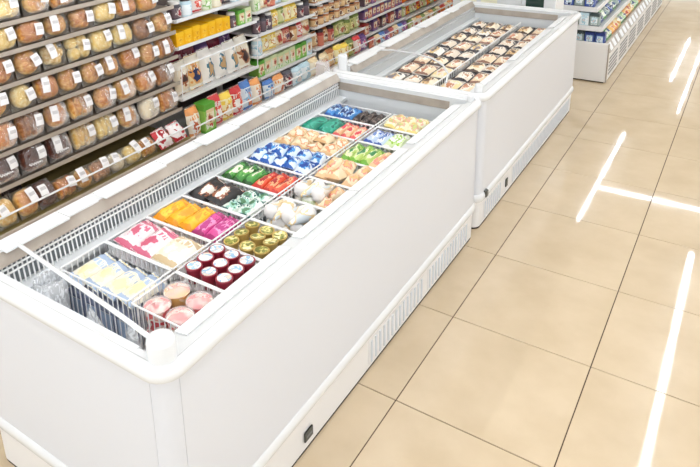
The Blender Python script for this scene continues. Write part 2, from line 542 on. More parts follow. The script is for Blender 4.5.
    lb = MB()
    lb.box(-1.0, -.318, y0 + .09, y1 - .07, zf - .02, zf)
    lb.box(-1.0, -.975, y0 + .09, y1 - .07, zf, .69)
    lb.box(-.328, -.318, y0 + .09, y1 - .07, zf, .70)
    put('liner', lb, M['liner'])
    put('end_wall', MB().prism_x([(y0 + .03, .8135), (y0 + .05, .8135), (y0 + .065, .785), (y0 + .12, .62), (y0 + .12, zf), (y0 + .03, zf)], -1.0, -.30), M['liner'])
    put('end_wall', MB().prism_x([(y1 - .03, .8135), (y1 - .05, .8135), (y1 - .052, .78), (y1 - .062, .70), (y1 - .075, zf), (y1 - .03, zf)], -1.03, -.22), M['liner'])
    put('aluminium_band', MB().prism_x([(y1 - .0515, .790), (y1 - .0555, .792), (y1 - .0625, .748), (y1 - .0585, .746)], -1.015, -.315), M['steel'])
    # corner posts
    posts = ((XF - .045, y0 + .045, .890 if first else .868, .040 if first else .022), (XB + .055, y0 + .04, .918, .03))
    for px, py, zt, r in posts:
        put('corner_post', MB().lathe([(r, .781), (r, zt - .012), (r * .92, zt - .004), (r * .75, zt), (.001, zt)], 20, (px, py, 0)), M['rim'], smooth=40)
    if first:
        put('corner_post', MB().box(XF - .055, XF - .03, y1 - .07, y1 - .02, .80, .85, b=.006), M['rim'])
        put('rail_end_cap', MB().prism_x([(y1 - .09, .78), (y1 - .03, .78), (y1 - .03, .89), (y1 - .045, .905), (y1 - .075, .905), (y1 - .09, .89)], XB - .03, XB + .03), M['lid_clear'])
        put('lid_rod', MB().tube([(-1.0, y0 + .15, .851), (-.8, y0 + .115, .868), (-.55, y0 + .075, .882), (-.36, y0 + .05, .884), (-.235, y0 + .04, .872)], .0075, 8), M['rim'], smooth=40)
    else:
        put('lid_rod', MB().tube([(-1.0, y0 + .44, .851), (-.9, y0 + .42, .866), (-.75, y0 + .39, .876), (-.6, y0 + .34, .876), (-.5, y0 + .26, .868), (-.43, y0 + .17, .85), (-.40, y0 + .06, .838)], .006, 8), M['rim'], smooth=40)
    return t

freezer(-1.635, .728, 'long white chest freezer in the foreground filled with baskets of ice cream', True)
freezer(.770, 2.965, 'white chest freezer farther along the aisle, filled with trays of packaged food', False)

# ------------------------------------------------------------------ wire baskets
YD = [-1.39, -1.18, -.97, -.76, -.55, -.34, -.12, .11, .32, .52]
XBK = (-.932, -.578)
XFR = (-.566, -.335)
ZR = .722
def basket(x0, x1, y0, y1, zb, label, grp='white wire freezer baskets'):
    t = thing('wire_basket', label, 'basket', ((x0 + x1) / 2, (y0 + y1) / 2, zb), group=grp)
    hx, hy, h = (x1 - x0) / 2 - .004, (y1 - y0) / 2 - .004, ZR - zb
    r = .0036
    rim = MB()
    for a, b in (((-hx, -hy), (hx, -hy)), ((hx, -hy), (hx, hy)), ((hx, hy), (-hx, hy)), ((-hx, hy), (-hx, -hy))):
        rim.tube([(a[0], a[1], h), (b[0], b[1], h)], r, 6)
    build('rim', rim, M['wire'], t, smooth=50)
    fl_ = MB()
    for k in range(5):
        yy = -hy + 2 * hy * k / 4
        fl_.tube([(-hx, yy, .003), (hx, yy, .003)], .0025, 4)
    for k in range(7):
        xx = -hx + 2 * hx * k / 6
        fl_.tube([(xx, -hy, .003), (xx, hy, .003)], .0025, 4)
    fl_.box(-hx, hx, -hy, hy, -.004, 0)
    build('bottom', fl_, M['wire'], t)
    for s in (-1, 1):
        g = MB()
        n = max(3, int(2 * hx / .024))
        for k in range(n + 1):
            xx = -hx + 2 * hx * k / n
            g.tube([(xx, s * hy, h), (xx, s * hy, 0)], .0026, 4)
        build('side_grid', g, M['wire'], t)
        g = MB()
        n = max(3, int(2 * hy / .024))
        for k in range(n + 1):
            yy = -hy + 2 * hy * k / n
            g.tube([(s * hx, yy, h), (s * hx, yy, 0)], .0026, 4)
        build('side_grid', g, M['wire'], t)
    return t

# ------------------------------------------------------------------ product meshes
MESH = {}
def pouch_mesh(w, l, d, seed=0, nu=8, nv=9, seal=.07):
    """A filled wrapper lying flat, u across the width, v along the length, flat crimped ends."""
    key = ('pouch', w, l, d, seed)
    if key in MESH:
        return MESH[key]
    r = random.Random(seed * 31 + 5)
    ph = [r.uniform(0, 6) for _ in range(6)]
    mb = MB(); vs = []
    for side in (1, -1):
        for j in range(nv):
            v = -1 + 2 * j / (nv - 1)
            for i in range(nu):
                u = -1 + 2 * i / (nu - 1)
                f = max(0, (1 - abs(u) ** 2.6)) ** .6 * max(0, (1 - abs(v) ** 5)) ** .7
                cr = 1 + .13 * math.sin(5 * u + 3 * v + ph[0]) + .09 * math.sin(9 * v - 4 * u + ph[1])
                z = d * .4 + (d * .6 * f * cr if side > 0 else -d * .4 * f)
                pinch = 1 - .07 * (1 - abs(v) ** 3) * 0 - .05 * math.sin(7 * v + ph[2]) * .4
                vs.append((u * w / 2 * pinch, v * l / 2 * (1 - seal), z))
    fs = []
    for s in range(2):
        o = s * nu * nv
        for j in range(nv - 1):
            for i in range(nu - 1):
                fs.append((o + j * nu + i, o + j * nu + i + 1, o + (j + 1) * nu + i + 1, o + (j + 1) * nu + i))
    N = nu * nv
    bd = [i for i in range(nu)] + [j * nu + nu - 1 for j in range(1, nv)] + [(nv - 1) * nu + i for i in range(nu - 2, -1, -1)] + [j * nu for j in range(nv - 2, 0, -1)]
    for a, b in zip(bd, bd[1:] + bd[:1]):
        fs.append((a, b, N + b, N + a))
    mb.add(vs, fs)
    MESH[key] = mb.mesh('wrapper', M['card'], 55)
    return MESH[key]

def seal_mesh(w, l, d, s, seal=.07):
    key = ('seal', w, l, d, s)
    if key not in MESH:
        mb = MB(); n = 10
        a = s * l / 2 * (1 - seal); b = s * l / 2
        vs = []
        for k in range(n + 1):
            x = -w / 2 * .97 + w * .97 * k / n
            dz = .0015 * (1 if k % 2 else -1)
            vs += [(x, a, d * .4 + dz), (x, b + s * (.003 if k % 2 else 0), d * .4 + dz + .004), (x, a, d * .4 + dz + .0015), (x, b + s * (.003 if k % 2 else 0), d * .4 + dz + .0055)]
        fs = []
        for k in range(n):
            o, q = k * 4, k * 4 + 4
            fs += [(o, q, q + 1, o + 1), (o + 2, o + 3, q + 3, q + 2), (o + 1, q + 1, q + 3, o + 3), (o, o + 2, q + 2, q)]
        mb.add(vs, fs)
        MESH[key] = mb.mesh('seal', M['card'])
    return MESH[key]

def patch_mesh(w, l, z, bulge=.006):
    key = ('patch', w, l, z, bulge)
    if key not in MESH:
        mb = MB(); n = 5; vs = []
        for dz in (0, .0012):
            for j in range(n):
                for i in range(n):
                    u = -1 + 2 * i / (n - 1); v = -1 + 2 * j / (n - 1)
                    vs.append((u * w / 2, v * l / 2, z - bulge * (u * u + v * v) + dz))
        fs = []
        for o in (0, n * n):
            for j in range(n - 1):
                for i in range(n - 1):
                    fs.append((o + j * n + i, o + j * n + i + 1, o + (j + 1) * n + i + 1, o + (j + 1) * n + i))
        bd = list(range(n)) + [j * n + n - 1 for j in range(1, n)] + [(n - 1) * n + i for i in range(n - 2, -1, -1)] + [j * n for j in range(n - 2, 0, -1)]
        for a, b in zip(bd, bd[1:] + bd[:1]):
            fs.append((a, b, n * n + b, n * n + a))
        mb.add(vs, fs)
        MESH[key] = mb.mesh('label', M['card'])
    return MESH[key]

def box_mesh(w, d, h, b=.003):
    key = ('box', w, d, h)
    if key not in MESH:
        MESH[key] = MB().box(-w / 2, w / 2, -d / 2, d / 2, 0, h, b=b).mesh('carton', M['card'])
    return MESH[key]

def lathe_mesh(key, prof, n=18, name='body'):
    if key not in MESH:
        MESH[key] = MB().lathe(prof, n).mesh(name, M['card'], 40)
    return MESH[key]

def packet(name, label, cat, loc, rot, w, l, d, m_, m_seal=None, group=None, seed=0, parts=True, lab=None):
    if not parts:
        return tag(obj(name, pouch_mesh(w, l, d, seed), None, m_, loc, rot), label, cat, group)
    t = thing(name, label, cat, loc, rot, group)
    obj('wrapper', pouch_mesh(w, l, d, seed), t, m_)
    for s in (-1, 1):
        obj('seal', seal_mesh(w, l, d, s), t, m_seal or m_)
    if lab:
        obj('print_panel', patch_mesh(w * .55, l * .4, d * 1.06), t, lab)
    return t

def tub(name, label, cat, loc, r, h, m_, m_lid, group=None, lidr=1.06, m_print=None, rot=(0, 0, 0)):
    t = thing(name, label, cat, loc, rot, group)
    obj('cup', lathe_mesh(('cup', r, h), [(r * .78, 0), (r * .8, .002), (r * .98, h * .9), (r, h * .9)], name='cup'), t, m_)
    ld = obj('lid', lathe_mesh(('lid', r, h), [(r * lidr, h * .9), (r * lidr, h * .985), (r * (lidr - .03), h), (r * .93, h), (r * .90, h * .985), (.001, h * .985)], name='lid'), t, m_lid)
    if m_print:
        obj('lid_print', lathe_mesh(('lp', r, h), [(r * .84, h * .985), (r * .84, h * .985 + .002), (.001, h * .985 + .002)], name='lid_print'), ld, m_print)
    return t

# ------------------------------------------------------------------ ice cream baskets of the near freezer
P = {}
P['cream'] = design('cream_blue_wrapper', [(176, 194, 220), (244, 238, 220), (247, 236, 204), (240, 224, 176)])
P['blue_box'] = mat('pale_blue_carton', (136, 144, 172), .4)
P['pinkw'] = design('pink_white_wrapper', [(214, 110, 138), (246, 232, 232), (242, 214, 220), (205, 92, 120)])
P['creamw'] = design('cream_white_wrapper', [(214, 190, 150), (247, 243, 232), (240, 230, 206), (222, 232, 222)])
P['yellow'] = design('yellow_wrapper', [(230, 150, 20), (250, 190, 40), (252, 200, 60), (226, 160, 40)])
P['magenta'] = design('magenta_wrapper', [(170, 40, 110), (214, 78, 150), (232, 150, 195), (186, 58, 130)])
P['black'] = design('black_wrapper', [(32, 28, 30), (44, 40, 40), (150, 92, 66), (240, 232, 220)])
P['tealw'] = design('teal_white_wrapper', [(40, 96, 92), (226, 236, 226), (160, 205, 190), (80, 130, 90)])
P['green'] = design('green_wrapper', [(34, 84, 30), (64, 140, 56), (96, 168, 76), (236, 232, 214)])
P['red'] = design('red_orange_wrapper', [(196, 48, 40), (226, 90, 60), (238, 176, 130), (170, 40, 44)])
P['bluew'] = design('blue_white_wrapper', [(36, 92, 178), (224, 235, 246), (70, 150, 215), (26, 66, 150)])
P['beige'] = design('beige_orange_wrapper', [(220, 180, 130), (240, 218, 180), (226, 150, 104), (246, 236, 214)])
P['teal'] = printed('teal_wrapper', [(14, 130, 108), (26, 152, 124), (60, 174, 148), (16, 110, 96)], 2.0)
P['pinkb'] = design('pink_beige_wrapper', [(226, 96, 96), (236, 190, 150), (246, 220, 190), (214, 70, 80)])
P['blue'] = design('deep_blue_wrapper', [(28, 84, 160), (70, 140, 206), (190, 214, 234), (30, 60, 120)])
P['dark'] = printed('dark_brown_wrapper', [(44, 36, 36), (66, 54, 50), (120, 104, 96), (40, 34, 36)], 2.6)
P['lime'] = design('lime_wrapper', [(110, 170, 50), (190, 214, 120), (236, 240, 196), (60, 140, 80)])
P['limew'] = design('lime_white_wrapper', [(244, 246, 236), (222, 236, 190), (160, 205, 60), (250, 250, 246)])
P['bluesilver'] = design('blue_silver_wrapper', [(60, 90, 170), (196, 212, 234), (240, 242, 246), (110, 140, 200)])
P['straw'] = design('straw_pink_wrapper', [(236, 214, 130), (246, 240, 206), (232, 170, 150), (196, 200, 120)])
P['nug'] = design('beige_pink_wrapper', [(236, 196, 150), (246, 224, 190), (238, 150, 130), (226, 182, 120)])
P['burgundy'] = mat('burgundy_plastic', (150, 36, 56), .3)
P['lidprint'] = printed('white_lid_print', [(242, 236, 230), (246, 242, 236), (150, 195, 225), (236, 214, 196)], 1.8)
P['gold'] = mat('gold_foil', (200, 170, 96), .35, .3)
P['olivep'] = printed('olive_lid_print', [(110, 112, 40), (150, 150, 66), (222, 208, 130), (240, 232, 190)], 2.2)
P['conew'] = printed('white_cone_paper', [(246, 242, 234), (248, 246, 242), (232, 206, 160), (206, 214, 220)], 1.8)
P['conetip'] = mat('waffle_brown', (220, 184, 130), .6)
P['pinktub'] = printed('pink_tub_contents', [(240, 120, 120), (248, 216, 200), (250, 236, 226), (222, 80, 84)], 2.4)
P['yeltub'] = printed('peach_tub_contents', [(246, 196, 120), (250, 226, 190), (238, 150, 140), (250, 240, 228)], 2.4)
P['clear'] = M['lid_clear']

ZB = .672    # raised bottom of the shallow baskets
def lay(x0, x1, yi, n, m_, name, desc, where, seed, tilt=12, d=.052, along='y', lab=None, zb=ZB, ms=None, lift=0):
    """n packets side by side across x, lying along y, shingled a little."""
    y0, y1 = YD[yi] + .014, YD[yi + 1] - .014
    for k in range(n):
        wd = (x1 - x0) / n
        l = y1 - y0 - .012
        ang = R_(rnd.uniform(tilt - 4, tilt + 4))
        z = zb + .008 + wd * .5 * math.sin(ang) + lift
        packet(name, '%s, %s' % (desc, (('%s from the grille, ' % ORD[k]) if n > 1 else '') + where), 'ice cream',
               (x0 + wd * (k + .5), (y0 + y1) / 2 + rnd.uniform(-.004, .004), z), (R_(rnd.uniform(-3, 3)), ang, R_(rnd.uniform(-4, 4))),
               round(wd * 1.02, 3), round(l, 3), d, m_[k % len(m_)] if isinstance(m_, list) else m_, ms, desc + ', ' + where, seed + k % 3, True, lab)

def jumble(x0, x1, yi, nx, ny, m_, name, desc, where, seed, w=.075, l=.1, d=.045, zb=ZB, cat='ice cream', ang=None, levels=1):
    y0, y1 = YD[yi] + .012, YD[yi + 1] - .012
    n = 0
    for lv in range(levels):
        for j in range(ny):
            for i in range(nx):
                wx, wy = (x1 - x0) / nx, (y1 - y0) / ny
                packet(name, '%s, %s across %s row, %s' % (desc, ORD[i], ('near', 'far', 'farthest')[j], where), cat,
                       (x0 + wx * (i + .5) + rnd.uniform(-.006, .006), y0 + wy * (j + .5) + rnd.uniform(-.006, .006), zb + .012 + lv * d * .8 + rnd.uniform(0, .012)),
                       (R_(rnd.uniform(-12, 12)), R_(rnd.uniform(-4, 20)), (rnd.uniform(-.5, .5) if ang is None else R_(ang + rnd.uniform(-14, 14)))),
                       w, l, d, m_[n % len(m_)] if isinstance(m_, list) else m_, None, desc + ', ' + where, seed + n % 4, n % 1 == 0)
                n += 1

near_zb = .50
names_b = ['cream and blue packets', 'pink and cream packets', 'yellow and magenta packets', 'black and teal packets', 'green and red packets',
           'blue and white packs', 'beige packets', 'teal and pink packets', 'blue and dark packets']
names_f = ['clear-lidded pink tubs', 'burgundy pots', 'olive-lidded pots', 'white wrapped cones nearer the camera', 'white cones and beige wrappers', 'beige and pink packets',
           'lime green packets', 'white and lime packs', 'straw-coloured packets']
for i in range(9):
    basket(XBK[0], XBK[1], YD[i], YD[i + 1], near_zb if i == 0 else ZB, 'white wire basket holding %s beside the air grille' % names_b[i])
    basket(XFR[0], XFR[1], YD[i], YD[i + 1], .53 if i == 0 else (.65 if i in (3, 4) else ZB), 'white wire basket holding %s on the aisle side' % names_f[i])

bx0, bx1 = XBK[0] + .014, XBK[1] - .014
fx0, fx1 = XFR[0] + .014, XFR[1] - .014
wB = 'at the near end of the freezer'
# B0: blue cartons stand in the basket, cream packets lie on them
for k in range(4):
    wd = (bx1 - bx0) / 4
    t = thing('ice_cream_carton', 'pale blue carton under the cream packets, %s of four from the air grille' % ORD[k], 'ice cream',
              (bx0 + wd * (k + .5), (YD[0] + YD[1]) / 2, near_zb + .006), group='pale blue cartons in the nearest basket')
    obj('carton', box_mesh(round(wd - .004, 4), .175, .135), t, P['blue_box'])
    obj('print_panel', box_mesh(round(wd * .7, 4), .0015, .09), t, P['cream'], (0, -.089, .02))
lay(bx0, bx1, 0, 4, P['cream'], 'ice_cream_packet', 'cream packet with blue edges', wB, 11, 14, .04, zb=.648)
lay(bx0, bx0 + .21, 1, 2, P['pinkw'], 'ice_cream_packet', 'pink and white ice cream', 'beside the cream packet', 21, 10, .05)
lay(bx0 + .205, bx1, 1, 1, P['creamw'], 'ice_cream_packet', 'wide cream white ice cream packet', 'next to the pink packets', 24, 8, .06)
lay(bx0, bx0 + .205, 2, 3, P['yellow'], 'ice_cream_packet', 'bright yellow ice cream', 'beside the magenta packets', 31, 16, .052)
lay(bx0 + .205, bx1, 2, 2, P['magenta'], 'ice_cream_packet', 'magenta wrapped ice cream', 'beside the yellow packets', 35, 14, .05)
lay(bx0, bx0 + .18, 3, 2, P['black'], 'ice_cream_packet', 'black wrapped ice cream with white lettering', 'beside the teal wrappers', 41, 18, .05, lab=None)
jumble(bx0 + .2, bx1, 3, 2, 3, P['tealw'], 'wrapped_ice_cream', 'small teal and white wrapper', 'beside the black packets', 44, .07, .085, .042)
lay(bx0, bx0 + .175, 4, 3, P['green'], 'ice_cream_packet', 'green wrapped ice cream', 'beside the red packets', 51, 14, .05)
lay(bx0 + .175, bx1, 4, 3, P['red'], 'ice_cream_packet', 'red and orange wrapped ice cream', 'beside the green packets', 55, 14, .045)
jumble(bx0, bx1, 5, 5, 2, P['bluew'], 'wrapped_ice_cream', 'blue and white ice cream cup', 'in the blue basket', 61, .068, .105, .06, ang=8)
jumble(bx0, bx1, 6, 4, 2, P['beige'], 'wrapped_ice_cream', 'beige and orange wrapped ice cream', 'behind the blue cups', 66, .085, .105, .05, ang=5)
lay(bx0, bx0 + .185, 7, 2, P['teal'], 'ice_cream_packet', 'plain teal green ice cream packet', 'beside the pink and beige packets', 71, 8, .055)
lay(bx0 + .185, bx1, 7, 3, P['pinkb'], 'ice_cream_packet', 'pink and beige wrapped ice cream', 'beside the teal packets', 75, 12, .05)
lay(bx0, bx0 + .18, 8, 3, P['blue'], 'ice_cream_packet', 'blue wrapped ice cream', 'far end by dark packets', 81, 12, .055)
lay(bx0 + .18, bx1, 8, 3, P['dark'], 'ice_cream_packet', 'dark brown wrapped ice cream', 'far end by blue packets', 85, 12, .05)

# F0 tubs with clear lids, two layers
yc0, yc1 = YD[0] + .06, YD[1] - .058
tubs = [(fx0 + .048, yc0, P['pinktub'], 'pink'), (fx0 + .048, yc1, P['yeltub'], 'peach'), (fx0 + .150, yc0, P['pinktub'], 'rosy white'), (fx0 + .150, yc1, P['pinktub'], 'pale pink')]
for lv in (0, 1):
    for k, (x, y, m_, cn) in enumerate(tubs):
        t = thing('ice_cream_tub', ('%s ice cream tub under a clear domed lid, %s' % (cn, ('aisle side' if k > 1 else 'centre side') + (', near end' if k % 2 == 0 else ', by the burgundy pots'))) if lv else
                  'tub in the lower layer beneath the %s tub' % cn, 'ice cream', (x, y, (.53) + .006 + lv * .092), (0, 0, k), 'clear-lidded tubs at the near end')
        obj('cup', lathe_mesh('tubcup', [(.034, 0), (.036, .002), (.043, .070), (.0445, .071), (.0445, .075), (.030, .082), (.001, .085)], name='cup'), t, m_)
        obj('lid', lathe_mesh('tublid', [(.047, .0755), (.0475, .078), (.044, .083), (.030, .0895), (.001, .0915)], name='lid'), t, P['clear'])

# F1 burgundy pots with white lids
k = 0
for j in range(3):
    for i in range(3):
        x = fx0 + .035 + i * .0685; y = YD[1] + .045 + j * .061
        tub('ice_cream_pot', 'burgundy pot with printed white lid, %s from centre divider in %s row' % (ORD[i], ('near', 'middle', 'far')[j]), 'ice cream',
            (x, y, ZB + .006), .030, .06, P['burgundy'], P['burgundy'], 'burgundy pots', 1.03, P['lidprint'], (0, 0, k * 1.3))
        k += 1
# F2 olive-gold lids, a loose heap
k = 0
for j in range(3):
    for i in range(3):
        x = fx0 + .036 + i * .0665 + rnd.uniform(-.004, .004); y = YD[2] + .045 + j * .06 + rnd.uniform(-.003, .003)
        tub('ice_cream_pot', 'gold pot with olive lid, %s from centre divider in %s row' % (ORD[i], ('near', 'middle', 'far')[j]), 'ice cream',
            (x, y, ZB + .012), .0285, .045, P['gold'], P['gold'], 'olive-lidded pots', 1.05, P['olivep'], (R_(rnd.uniform(-9, 9)), R_(rnd.uniform(-9, 9)), k))
        k += 1

def cone(label, loc, rot, grp):
    t = thing('ice_cream_cone', label, 'ice cream', loc, rot, grp)
    obj('paper', lathe_mesh('conepaper', [(.006, -.075), (.03, .03), (.033, .034), (.033, .037), (.001, .037)], name='paper'), t, P['conew'])
    obj('cap', lathe_mesh('conecap', [(.0335, .0373), (.0335, .043), (.026, .054), (.012, .060), (.001, .061)], name='cap'), t, P['limew'] if rnd.random() < .2 else M['card'])
for b, nm in ((3, 'nearer'), (4, 'farther')):
    cxs = [fx0 + .034 + q * (.0445 if b == 3 else .047) for q in range(4 if b == 3 else 3)]
    for lv in range(2):
        xs = cxs if lv == 0 else [x_ + .006 for x_ in cxs]
        for i, x in enumerate(xs):
            s = 1 if (i + lv) % 2 else -1
            cone('white wrapped ice cream cone, %s in the %s layer of the %s cone basket' % (ORD[i], ('lower', 'upper')[lv], nm),
                 (x, (YD[b] + YD[b + 1]) / 2 + s * .006, .65 + .036 + lv * .047), (R_(90 * s + rnd.uniform(-3, 3)), 0, R_(rnd.uniform(-4, 4) + lv * rnd.choice((-7, 6)))), 'white ice cream cones in the %s basket' % nm)
jumble(fx1 - .055, fx1, 4, 1, 2, P['nug'], 'wrapped_ice_cream', 'beige pink wrapper', 'beside the white cones', 90, .052, .085, .05, zb=.662)
jumble(fx0, fx1, 5, 3, 2, P['nug'], 'wrapped_ice_cream', 'beige and pink wrapped ice cream', 'beside the blue cups', 93, .07, .1, .06, ang=0)
lay(fx0, fx1 - .05, 6, 3, P['lime'], 'ice_cream_packet', 'lime green wrapped ice cream', 'on the aisle side', 101, 14, .055)
lay(fx1 - .052, fx1, 6, 1, P['nug'], 'ice_cream_packet', 'narrow beige packet', 'beside the lime green packets', 104, 8, .045)
lay(fx0, fx0 + .11, 7, 2, P['bluesilver'], 'ice_cream_packet', 'blue and silver wrapped ice cream', 'behind the lime green packets', 111, 10, .05)
lay(fx0 + .108, fx1, 7, 2, P['limew'], 'ice_cream_packet', 'white packet with lime print', 'beside the blue and silver packets', 114, 10, .055)
jumble(fx0, fx1, 8, 3, 2, P['straw'], 'wrapped_ice_cream', 'straw yellow and pink wrapped ice cream', 'far aisle corner', 121, .07, .095, .05)

# crumpled clear film lying at the near end inside the freezer
def crumple(w, l, h, seed, nu=26, nv=12):
    r = random.Random(seed); vs = []
    ph = [r.uniform(0, 6) for _ in range(8)]
    for dz in (0, .0015):
        for j in range(nv):
            for i in range(nu):
                u = i / (nu - 1); v = j / (nv - 1)
                z = h * (.35 + .3 * math.sin(17 * u + 3 * v + ph[0]) + .2 * math.sin(9 * v - 11 * u + ph[1]) + .15 * math.sin(31 * u + ph[2])) * math.sin(PI * min(1, max(0, v))) ** .5
                vs.append(((u - .5) * w, (v - .5) * l + .01 * math.sin(9 * u + ph[3]), max(0, z) + dz))
    fs = []
    for o in (0, nu * nv):
        for j in range(nv - 1):
            for i in range(nu - 1):
                fs.append((o + j * nu + i, o + j * nu + i + 1, o + (j + 1) * nu + i + 1, o + (j + 1) * nu + i))
    return MB().add(vs, fs)
tag(build('plastic_film', crumple(.50, .11, .30, 3), M['frost']), 'crumpled clear plastic film lying at the near end of the freezer', 'plastic film').location = (-.56, -1.455, .462)
cf = tag(build('film_roll', MB().lathe([(.052, 0), (.055, .004), (.056, .265), (.052, .272), (.046, .272), (.044, .23), (.001, .23)], 22), M['frost'], None, 45), 'clear rolled plastic cup standing in the near back corner of the freezer', 'plastic roll')
cf.location = (-.895, -1.452, .462)

# ------------------------------------------------------------------ food trays of the far freezer
G = [design('tray_print_a', [(90, 70, 60), (246, 234, 210), (226, 188, 136), (110, 82, 68)]),
     design('tray_print_b', [(246, 236, 206), (244, 220, 160), (236, 224, 214), (196, 130, 90)]),
     design('tray_print_c', [(50, 46, 52), (236, 222, 204), (248, 240, 228), (200, 150, 110)]),
     design('tray_print_d', [(150, 110, 90), (240, 216, 184), (250, 242, 228), (206, 140, 104)]),
     design('tray_print_e', [(70, 64, 66), (244, 238, 230), (232, 200, 140), (130, 120, 124)])]
M['tray_dark'] = mat('dark_food_tray', (58, 54, 58), .4)
M['tray_pale'] = mat('pale_food_tray', (232, 222, 214), .4)
def tray_mesh(w, l, h):
    key = ('tray', w, l, h)
    if key not in MESH:
        mb = MB()
        o = [(-w / 2, -l / 2), (w / 2, -l / 2), (w / 2, l / 2), (-w / 2, l / 2)]
        sc_ = lambda s, z: [(x * s, y * s, z) for x, y in o]
        vs = sc_(.86, 0) + sc_(1, h) + sc_(.94, h) + sc_(.86, h * .35)
        fs = [(3, 2, 1, 0), (12, 13, 14, 15)]
        for a in (0, 4, 8):
            for k in range(4):
                fs.append((a + k, a + (k + 1) % 4, a + 4 + (k + 1) % 4, a + 4 + k))
        MESH[key] = mb.add(vs, fs).mesh('tray', M['card'])
    return MESH[key]
def food_tray(loc, rot, w, l, m_tray, m_food, label, grp):
    t = thing('food_tray', label, 'packaged food', loc, rot, grp)
    obj('tray', tray_mesh(w, l, .04), t, m_tray)
    obj('food', pouch_mesh(round(w * .9, 3), round(l * .9, 3), .045, int(w * 1000) % 5), t, m_food, (0, 0, .015))
    return t
zf2 = .655
tag(build('display_platform', MB().box(-.935, -.585, 1.02, 2.83, zf2 - .03, zf2 - .003, b=.004).box(-.90, -.88, 1.1, 2.75, .462, zf2 - .03).box(-.64, -.62, 1.1, 2.75, .462, zf2 - .03), M['liner']), 'white raised platform under the food trays beside the air channel', 'platform')
tag(build('display_platform', MB().box(-.56, -.333, 1.02, 2.83, zf2 - .03, zf2 - .003, b=.004).box(-.54, -.52, 1.1, 2.75, .462, zf2 - .03).box(-.37, -.35, 1.1, 2.75, .462, zf2 - .03), M['liner']), 'white raised platform under the food trays on the aisle side', 'platform')
n = 0
rows = 8
for j in range(rows):
    y = 1.06 + .108 + j * (2.80 - 1.06) / rows
    for i in range(3):
        w_, l_ = (.112, .205)
        food_tray((-.872 + i * .115 + rnd.uniform(-.004, .004), y + rnd.uniform(-.004, .004), zf2 + rnd.uniform(0, .006)), (R_(rnd.uniform(-1, 3)), R_(rnd.uniform(-2, 2)), R_(rnd.uniform(-2, 2))),
                  w_, l_, M['tray_dark'] if (i + j * 2) % 3 else M['tray_pale'], G[rnd.randrange(5)],
                  'packaged food tray, %s row of the far freezer, %s from the air channel' % (ORD[j], ORD[i]), 'food trays on the back side of the far freezer')
    for i in range(2):
        food_tray((-.503 + i * .113 + rnd.uniform(-.004, .004), y + rnd.uniform(-.004, .004), zf2 + rnd.uniform(0, .006)), (R_(rnd.uniform(-1, 3)), R_(rnd.uniform(-2, 2)), R_(rnd.uniform(-2, 2))),
                  .11, .205, M['tray_dark'] if (i + j) % 3 else M['tray_pale'], G[rnd.randrange(5)],
                  'packaged food tray, %s row of the far freezer, %s on the aisle side' % (ORD[j], ORD[i]), 'food trays on the aisle side of the far freezer')
dv = thing('basket_divider', 'white wire divider running along the middle of the far freezer', 'divider', (-.5725, 1.93, .462))
build('rail', MB().tube([(0, -.88, .262), (0, .88, .262)], .005, 6).tube([(0, -.88, .003), (0, .88, .003)], .003, 4), M['wire'], dv)
gd = MB()
for k in range(60):
    yy = -.87 + 1.74 * k / 59
    gd.tube([(0, yy, .262), (0, yy, 0)], .0025, 4)
build('wire_grid', gd, M['wire'], dv)['kind'] = 'stuff'

# ------------------------------------------------------------------ bread and grocery shelving
XS = -2.05
XP = -2.47
def shelving(y0, y1, shelves, label, rail_m, deck_m, back_m, base_z=.30, guards=()):
    t = thing('shelving_unit', label, 'shelving unit', (XP, (y0 + y1) / 2, 0), group='wall of store shelving')
    L = (y1 - y0) / 2 - .006
    def put(name, mb, m_, parent=t):
        return build(name, mb, m_, parent)
    # local coordinates: x from the back panel forward
    dx = XS - XP
    put('back_panel', MB().box(-.03, 0, -L, L, .02, 1.75), back_m)
    for s in (-1, 1):
        put('upright', MB().box(.001, .03, s * L - (.0 if s > 0 else -.0) - .012, s * L + .012 - .012 * (s > 0) + (-.0), .02, 1.75), M['rack'] if rail_m is M['rack_rail'] else M['white'])
    bx = XS + .1 - XP
    put('base', MB().box(.001, bx - .03, -L, L, 0, base_z - .03), M['white'])
    b = put('base_deck', MB().box(.001, bx, -L, L, base_z - .029, base_z), back_m if back_m is M['olive'] else deck_m)
    build('front_lip', MB().box(bx, bx + .012, -L, L, base_z - .045, base_z + .02, b=.003), rail_m, b)
    gd_ = MB().tube([(bx + .006, -L, base_z + .108), (bx + .006, L, base_z + .108)], .0055, 6)
    for k in (0, 5):
        yy = -L + .01 + (2 * L - .02) * k / 5
        gd_.tube([(bx + .006, yy, base_z + .02), (bx + .006, yy, base_z + .108)], .003, 4)
    build('guard_wire', gd_, M['wire'], b)
    for z in shelves:
        s = put('shelf', MB().box(.001, dx - .003, -L, L, z - .016, z, b=.003), deck_m)
        build('price_rail', MB().prism_y([(dx - .002, z - .010), (dx + .009, z - .010), (dx + .009, z + .013), (dx + .004, z + .013), (dx - .002, z + .003)], -L, L), rail_m, s)
        if z in guards:
            g_ = MB().tube([(dx + .012, -L, z + .23), (dx + .012, L, z + .23)], .006, 6)
            for k in (0, 1):
                yy = -L + .005 + (2 * L - .01) * k
                g_.tube([(dx + .0, yy, z), (dx + .012, yy, z + .23)], .004, 4)
            build('guard_wire', g_, M['wire'], s)
    return t

